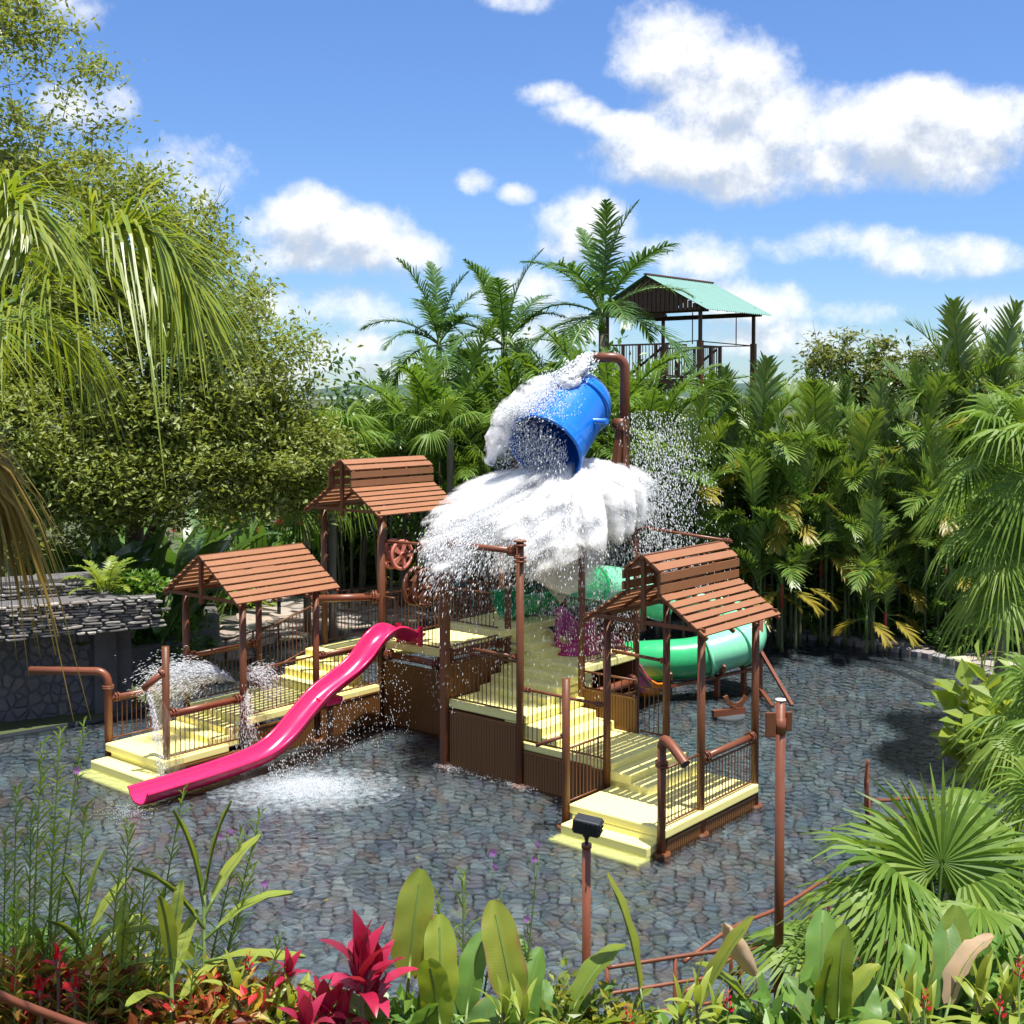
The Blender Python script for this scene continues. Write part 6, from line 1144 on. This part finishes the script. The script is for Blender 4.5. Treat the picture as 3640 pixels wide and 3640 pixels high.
# ------------------------------------------------------------------ near planting along the bottom of the picture
def foot(u, v, Y): p = at_dist(u, v, Y); return p
BIGV = {k: big_leaf('leaf', L, W, pt, R(e), R(b_), m_, s, fo, to) for k, (L, W, pt, e, b_, m_, s, fo, to) in dict(
    up=(.60, .25, .5, 84, 24, L_BIG, 401, .22, 0), up2=(.55, .23, .45, 76, 34, L_BIGD, 402, .28, .04), lean=(.60, .22, .45, 62, 48, L_BIG, 403, .25, .05), out=(.62, .18, .35, 48, 45, L_BIGD, 404, .3, .06), wide=(.46, .24, .35, 72, 20, L_BIGD, 405, .15, .02), tall=(.82, .17, .7, 80, 22, L_BIG, 406, .35, .05), brown=(.6, .22, .9, 70, 60, L_BROWN, 407, .45, .3)).items()}
def leafy(name, lab, u, v, Y, items, cat='plant', group=None, zoff=-1.15):
    """items: (kind, du, dv, azimuth deg, scale): leaf whose blade base stands at pixel offset du, dv from u, v at distance Y"""
    c = at_dist(u, v, Y); gz = bank(c.x, c.y); S = thing(name, lab, cat, (c.x, c.y, gz), 0, group)
    for kind, dx, dz, az, sc in items:
        q = at_dist(u + dx, v + dz, Y) - Vector((c.x, c.y, gz)); me = BIGV[kind]; a = R(az); pt = .45 * sc
        link('leaf', me, None, S, loc=(q.x * .6 , random.uniform(-.12, .12), q.z - .5 * sc), rot=(random.uniform(-.22, .22), random.uniform(-.15, .15), a), scale=sc)
        MB().tube([(q.x * .25, 0, -.1), (q.x * .6, 0, max(.05, q.z - .5 * sc))], .016, 6).build('stalk', M_STEMG, S)
    return S
# upright calatheas in the middle
leafy('calathea', 'tall yellow-green calathea leaf with a brown edge right of the red cordyline', 1425, 3480, 8.4, [('up', 0, 0, 80, 1.18), ('lean', -60, 90, 190, .9), ('wide', 60, 120, -60, .9), ('up2', 90, 110, 20, .9)])
leafy('calathea', 'group of broad upright calathea leaves left of the lamp pole', 1610, 3600, 8.2, [('up', -70, 0, 100, 1.0), ('up2', 30, 20, 60, 1.0), ('wide', 90, 40, -80, 1.0), ('lean', -120, 60, 170, 1.0), ('out', 140, 100, 10, .9), ('up', -10, 60, -90, .9), ('wide', 10, 110, 60, 1.1), ('wide', -150, 120, -100, 1.0), ('up2', 80, 90, 140, 1.0), ('lean', 40, 130, 200, 1.0)])
leafy('calathea', 'pair of broad calathea leaves just left of the lamp pole, one with a brown tip', 1880, 3560, 8.3, [('up', 10, -10, 95, 1.1), ('lean', 70, 40, 30, 1.1), ('up2', -90, 10, 120, .9), ('wide', -40, 80, -90, .9), ('out', 120, 70, 20, .8), ('wide', 30, 110, 100, 1.0), ('up2', -30, 60, 60, .95), ('lean', 100, 110, -40, .9)])
leafy('bird_of_paradise', 'long paddle leaves standing right of the lamp pole', 2330, 3600, 8.6, [('tall', -10, 0, 165, 1.0), ('tall', 60, 30, 15, .95), ('wide', 120, 110, -70, .8), ('out', -90, 110, 180, .8)])
leafy('bird_of_paradise', 'broad paddle leaves in front of the small fan palm, one cut back', 2920, 3590, 8.6, [('up2', -20, -30, 80, 1.15), ('lean', -150, 20, 175, 1.1), ('up', 90, 10, 40, 1.05), ('wide', 180, 30, 90, 1.1), ('out', 160, 60, 20, 1.0), ('wide', -70, 120, -60, .9), ('up', 60, 70, -40, 1.0), ('up2', 150, 90, 130, 1.0), ('lean', -40, 70, 20, 1.0), ('wide', 230, 110, -80, 1.0)])
leafy('bird_of_paradise', 'broad paddle leaves with a withered pale blade at the right of the front row', 3330, 3560, 8.6, [('up2', -60, -20, 90, 1.1), ('up', 40, -10, 80, 1.0), ('lean', 110, 10, 20, 1.05), ('out', -130, 80, 190, .9), ('wide', 20, 100, -80, .9), ('wide', 130, 90, 60, 1.0), ('up2', -110, 60, 120, 1.0), ('up', 170, 70, 40, .95)])
c = at_dist(2710, 3560, 8.7); S = thing('withered_leaf', 'single withered brown leaf on a bent stalk left of the tall capped pole', 'leaf', (c.x, c.y, bank(c.x, c.y)))
tp_ = at_dist(2575, 3295, 8.7) - Vector((c.x, c.y, bank(c.x, c.y))); bt_ = at_dist(2690, 3480, 8.7) - Vector((c.x, c.y, bank(c.x, c.y))); rows = []
for i in range(11):
    t = i / 10; p_ = bt_.lerp(tp_, t); w = .075 * math.sin(math.pi * (.06 + .9 * t)) ** .7; rows.append([p_ + Vector((w * x * .75, .05 * x * x + .015 * math.sin(t * 17 + x * 5), w * x * .55 + .03 * (1 - x * x))) for x in (-1, -.5, 0, .5, 1)])
b = MB().grid(rows); me = b.mesh('blade'); add_uv(me, [(i / 10, j / 4) for i in range(11) for j in range(5)]); link('blade', me, L_BROWN, S); MB().tube(catmull([(0, 0, -.1), (.0, 0, bt_.z * .6), bt_], 4), .008, 5).build('stalk', M_BARK, S)
c = at_dist(3330, 3520, 8.4); S = thing('withered_leaf', 'pale torn withered paddle leaf in front of the large fan palm', 'leaf', (c.x, c.y, bank(c.x, c.y))); link('leaf', BIGV['brown'], None, S, loc=(-.15, 0, c.z - bank(c.x, c.y) - 1.0), rot=(0, 0, .4), scale=1.0)
# yellow-green ginger on the left
SG = [big_leaf('leaf', .48, .115, .12, R(e), R(b_), L_LIME, s, .2, 0, 9, 2) for e, b_, s in ((80, 20, 411), (58, 35, 412), (36, 50, 413), (14, 40, 414))]
def ginger(lab, u, v, Y, h, n, sc, ph, lm=SG):
    c = at_dist(u, v, Y); gz = bank(c.x, c.y); S = thing('shell_ginger', lab, 'plant', (c.x, c.y, gz)); zt = c.z - gz; MB().tube([(0, 0, -.1), (.02, 0, zt)], .014, 6).build('stem', M_STEMG, S)
    for i in range(n): t = i / (n - 1); link('leaf', lm[min(3, int(t * 4))], None, S, loc=(.02, 0, zt - t * h), rot=(0, 0, ph + (i % 2) * math.pi + random.uniform(-.5, .5)), scale=sc * random.uniform(.85, 1.15))
    return S
ginger('bright yellow-green ginger leaves in the left foreground by the reeds', 715, 3180, 8.3, .62, 9, 1.15, .3); ginger('yellow-green ginger shoot lower in the left foreground', 600, 3420, 8.0, .5, 7, .95, 1.2); ginger('yellow ginger leaves half hidden behind the left reeds', 290, 3290, 8.6, .5, 8, .9, .8); ginger('yellow ginger leaves low beside the left corner handrail', 420, 3420, 8.2, .4, 6, .8, 2.0)
# crotons, cordylines
def strap_var(m_, L, W, sd): return [strap_mesh('leaf', L, W, R(e), R(b_), m_) for e, b_ in ((84, 25), (66, 50), (46, 70), (22, 75))]
COR = strap_var(L_RED, .40, .135, 0); CRO = strap_var(L_CROT, .17, .05, 1); CRY = strap_var(L_CROTY, .17, .04, 2); SMG = strap_var(L_LIME, .30, .055, 3)
def rosette(S, p, var, n, sc, name='leaf', h=.12):
    for i in range(n): t = i / max(1, n - 1); a = i * GA; link(name, var[min(3, int(t * 4))], None, S, loc=(p[0], p[1], p[2] - t * h * sc), rot=(random.uniform(-.15, .15), random.uniform(-.1, .1), a), scale=sc * random.uniform(.8, 1.15))
def shoots(name, lab, pts, Y, var, n, sc, cat='plant', group=None, h=.14):
    """a plant of several leafy shoots, whose tips stand at the pixels pts"""
    c = at_dist(sum(p[0] for p in pts) / len(pts), max(p[1] for p in pts), Y); gz = bank(c.x, c.y); S = thing(name, lab, cat, (c.x, c.y, gz), 0, group)
    for u, v in pts:
        q = at_dist(u, v, Y + random.uniform(-.2, .2)) - Vector((c.x, c.y, gz)); MB().tube([(q.x * .3, q.y * .3, -.1), (q.x, q.y, q.z)], .012, 5).build('stem', M_BARK, S); rosette(S, q, var, n, sc, 'leaf', h)
    return S
shoots('cordyline', 'large crimson cordyline in the middle of the front row', [(1285, 3440), (1330, 3470)], 8.2, COR, 12, .95, h=.2); shoots('cordyline', 'crimson cordyline at the bottom edge left of the calatheas', [(1150, 3600), (1210, 3630), (1090, 3640)], 8.0, COR, 10, .7, h=.16)
S = shoots('cordyline', 'single dark red cordyline head on a thin stem over the water', [(1025, 3460)], 8.3, COR, 10, .42, h=.1); shoots('cordyline', 'brownish red cordyline shoots left of the lone stem', [(735, 3500), (790, 3540), (690, 3560)], 8.2, strap_var(L_CROT, .26, .075, 5), 12, .95, h=.16)
def croton_mass(name, lab, u, v, Y, rx, rz, n, m_, sd, lsz=.13): c = at_dist(u, v, Y); gz = bank(c.x, c.y); return shrub(name, lab, (c.x, c.y, max(gz, c.z - rz * .6)), rx, .5, rz, n, lsz, .24, m_, sd, 'shrub')
croton_mass('croton', 'dark red croton bush at the bottom left', 200, 3560, 8.2, .62, .5, 1400, L_CROT, 501); croton_mass('croton', 'red and brown croton bush left of the cordylines', 760, 3640, 8.0, .55, .42, 1100, L_CROT, 502); croton_mass('croton', 'green and yellow croton bush between the left reeds', 430, 3560, 8.5, .6, .5, 1200, L_CROTY, 503)
croton_mass('croton', 'yellow-leaved croton left of the lamp pole foot', 2000, 3620, 8.6, .3, .35, 700, L_CROTY, 504, .1); croton_mass('croton', 'yellow-leaved croton right of the lamp pole foot', 2190, 3640, 8.4, .3, .25, 600, L_CROTY, 505, .1); croton_mass('croton', 'dark green undergrowth shrub beneath the reeds at the left edge', 60, 3420, 8.8, .5, .6, 1000, L_MID, 506); croton_mass('croton', 'low green bush under the calatheas', 1500, 3700, 8.4, .8, .4, 1100, L_MID, 507, .16); croton_mass('croton', 'low green bush between the two red clumps', 960, 3680, 8.3, .5, .4, 900, L_LIME, 508, .14)
croton_mass('croton', 'low green bush under the paddle leaves', 2700, 3720, 8.5, .9, .4, 1200, L_MID, 509, .18); croton_mass('croton', 'green bush at the lower right corner', 3560, 3600, 8.8, .6, .7, 1200, L_MID, 510, .2)
shoots('shrub', 'bright green pointed shoots by the lone red head', [(1035, 3570), (990, 3610), (900, 3600), (840, 3500)], 8.1, SMG, 8, .9); shoots('shrub', 'bright green pointed shoots at the foot of the left calathea', [(1790, 3600), (1860, 3620)], 8.0, SMG, 10, .95); shoots('shrub', 'green pointed shoots right of the paddle leaves', [(2480, 3560), (2420, 3600), (2540, 3610)], 8.3, SMG, 9, .95); shoots('shrub', 'green strap-leaved ginger at the bottom right corner', [(3480, 3540), (3560, 3590), (3610, 3540), (3300, 3610), (3230, 3600)], 8.2, SMG, 10, 1.15)
shoots('shrub', 'yellow and green shoots above the left croton', [(150, 3380), (90, 3440), (230, 3520)], 8.3, strap_var(L_CROTY, .26, .05, 6), 8, 1.0); shoots('shrub', 'scarlet-tipped shoots among the left crotons', [(205, 3400), (240, 3470), (270, 3500), (140, 3510)], 8.1, strap_var(L_FLOWR, .13, .04, 7), 8, .9)
for u, v, lb in [(885, 3420, 'red ginger flower spike left of the lone red head'), (2588, 3560, 'red ginger flower spike right of the long paddle leaves'), (3290, 3555, 'red ginger flower spike before the withered paddle leaf'), (3555, 3580, 'small red flower at the lower right'), (560, 3545, 'crimson flower among the left reeds'), (605, 3565, 'crimson flower beside the low ginger shoot'), (2230, 3610, 'small red flower spike right of the lamp pole'), (3625, 3440, 'dark red flower spike at the right edge')]:
    c = at_dist(u, v, 8.1); gz = bank(c.x, c.y); S = thing('ginger_flower', lb, 'flower', (c.x, c.y, gz)); MB().tube([(0, 0, -.1), (0, 0, c.z - gz)], .008, 5).build('flower_stalk', M_STEMG, S); flower_spike(S, (0, 0, c.z - gz - .08), .17, .032)
# reed orchids: tall canes with alternate narrow leaves
def cane(lab, u, v, Y, bu, ll=.17, sp=.032, seed=0, leafn=None, bare=.0, m_=None, lw=.012):
    """cane from the bank up to the tip at pixel (u, v); bu = pixel column of its foot"""
    r = np.random.default_rng(seed); tip = at_dist(u, v, Y); ft = at_dist(bu, 3700, Y); gz = bank(ft.x, ft.y); S = thing('reed_orchid', lab, 'plant', (ft.x, ft.y, gz), 0, 'reed orchids'); q = tip - Vector((ft.x, ft.y, gz))
    pts = [np.array([q.x * t ** 1.5, q.y * t, q.z * t]) for t in np.linspace(0, 1, 14)]; MB().tube([tuple(p) for p in pts], [.008] * 10 + [.006, .005, .004, .003], 5).build('stem', M_STEMG, S); Lc = q.length; n = int(Lc / sp); V, F = [], []
    for i in range(n):
        t = bare + (1 - bare) * (i + .5) / n; f = t * 13; i0 = min(12, int(f)); P0 = pts[i0] + (pts[i0 + 1] - pts[i0]) * (f - i0); s = 1 if i % 2 else -1; az = r.normal(.25, .45); l = ll * r.uniform(.7, 1.2) * (1 - .55 * t ** 4); el = R(r.normal(40 + 30 * t ** 3, 9))
        D = np.array([s * math.cos(az) * math.cos(el), math.sin(az) * math.cos(el) * s, math.sin(el)]); W = np.cross(D, [0, .6, .8]); W /= np.linalg.norm(W); dr = l * r.uniform(.2, .75)
        strip(V, F, [P0 + D * l * x - np.array([0, 0, 1]) * dr * x * x for x in (0, .35, .7, 1)], W, [lw * .6, lw, lw * .7, .0008])
    link('foliage', np_mesh('foliage', np.array(V), np.array(F)), m_ or L_REED, S); return S
CAN = [(300, 2560, 8.6, 120, .12, 'tallest reed orchid cane crossing the slide spout at the left'), (215, 2590, 8.7, 140, .15, 'reed orchid cane second tallest, beside the tallest one'), (150, 2640, 8.6, 90, .17, 'leafy reed orchid cane left of the two tallest'), (60, 2800, 8.5, 30, .18, 'reed orchid cane at the left edge, upper'), (20, 2950, 8.3, 0, .18, 'reed orchid cane at the left edge, lower'), (110, 2900, 8.2, 90, .19, 'dense reed orchid cane in front at the far left'), (190, 2960, 8.4, 160, .19, 'reed orchid cane bushy below the tallest one'), (300, 2870, 8.5, 240, .18, 'reed orchid cane with a spiky tip above the brown shore'), (460, 2920, 8.4, 400, .18, 'reed orchid cane below the lower end of the pink slide'), (655, 2800, 8.3, 450, .13, 'slender reed orchid cane pointing at the pink slide'), (520, 3080, 8.2, 430, .19, 'leafy reed orchid cane left of the yellow-green ginger'), (420, 3120, 8.0, 330, .2, 'leafy reed orchid cane over the low ginger'), (580, 3180, 8.1, 520, .2, 'reed orchid cane before the yellow-green ginger'), (860, 2960, 8.5, 620, .15, 'thin reed orchid cane leaning right over the ginger'), (930, 2880, 8.6, 680, .16, 'tall thin reed orchid cane right of the ginger'), (900, 3080, 8.4, 640, .19, 'reed orchid cane with drooping leaves right of the ginger'), (1000, 3320, 8.1, 800, .16, 'short leaning reed orchid cane left of the big red cordyline'), (700, 3350, 7.9, 600, .2, 'low reed orchid cane among the left crotons'), (330, 3330, 7.9, 280, .19, 'low reed orchid cane by the corner handrail'), (60, 3150, 8.0, 40, .19, 'low reed orchid cane at the left edge'),
       (1560, 3180, 8.6, 1590, .17, 'reed orchid cane left of the pair behind the calatheas'), (1645, 3100, 8.7, 1650, .18, 'reed orchid cane right of the pair behind the calatheas'), (1790, 3140, 8.5, 1640, .05, 'smooth leaning reed orchid stalk between the calatheas'), (1915, 3040, 8.5, 1820, .06, 'tall smooth reed orchid stalk with purple flowers left of the lamp pole'), (1850, 3330, 8.6, 1800, .14, 'short reed orchid cane beside the smooth stalk'), (470, 2760 + 400, 8.3, 360, .19, 'reed orchid cane over the yellow ginger leaves')]
for i, (u, v, Y, bu, ll, lb) in enumerate(CAN): cane(lb, u, v, Y, bu, ll * 1.75, .031 if ll > .1 else .05, 600 + i, lw=.0085)
for u, v, lb in [(780, 2972, 'purple orchid flower above the yellow-green ginger'), (815, 2962, 'second purple orchid flower beside the one above the ginger'), (938, 3140, 'purple orchid flower right of the ginger leaves'), (1752, 3030, 'purple orchid flower highest over the water'), (1757, 3085, 'purple orchid flower below the highest one'), (1900, 3052, 'purple orchid flower on top of the smooth stalk'), (1908, 3005, 'purple orchid flower just above the smooth stalk'), (1872, 3265, 'pale purple orchid flower halfway down the smooth stalk'), (272, 2738, 'tiny purple flower low on the tallest cane')]:
    c = at_dist(u, v, 8.5); S = thing('orchid_flower', lb, 'flower', c, random.uniform(0, 3)); b = MB()
    for k_ in range(5):
        a = k_ * 1.257; d = Vector((math.cos(a), -.3, math.sin(a))); x = Vector((-math.sin(a), 0, math.cos(a))); b.add([(0, 0, 0), tuple(d * .018 - x * .012), tuple(d * .034), tuple(d * .018 + x * .012)], [(0, 1, 2, 3)])
    b.build('petal', L_PURP, S); MB().tube([(0, .01, 0), (.01, .02, -.12)], .003, 4).build('stalk', M_STEMG, S)
shrub('undergrowth', 'low dark undergrowth covering the bank along the bottom edge', (0, 9.2, .2), 5.4, .9, .45, 5000, .16, .25, L_DARK, 520)
for o in COL.objects:
    if o.name.startswith('undergrowth'): o['kind'] = 'stuff'
# fallen yellow leaves on the water
V, F = leaf_quads(np.array([tuple(on_ground(u, v, .012)) for u, v in [(1640, 3050), (1960, 3040), (1150, 3200), (2040, 3110), (3060, 2860), (2930, 2660), (3200, 2780), (3270, 2930), (2870, 2500), (1490, 3050), (1640, 3110), (1040, 3120), (2760, 2560), (3480, 2760)]]), .07, .3, 9, 0)
V[:, 2] = .012 + (V[:, 2] - .012) * .1; link('fallen_leaves', np_mesh('fallen_leaves', V, F), L_LIPY, kind='stuff', label='scattered small yellow leaves floating on the pool')
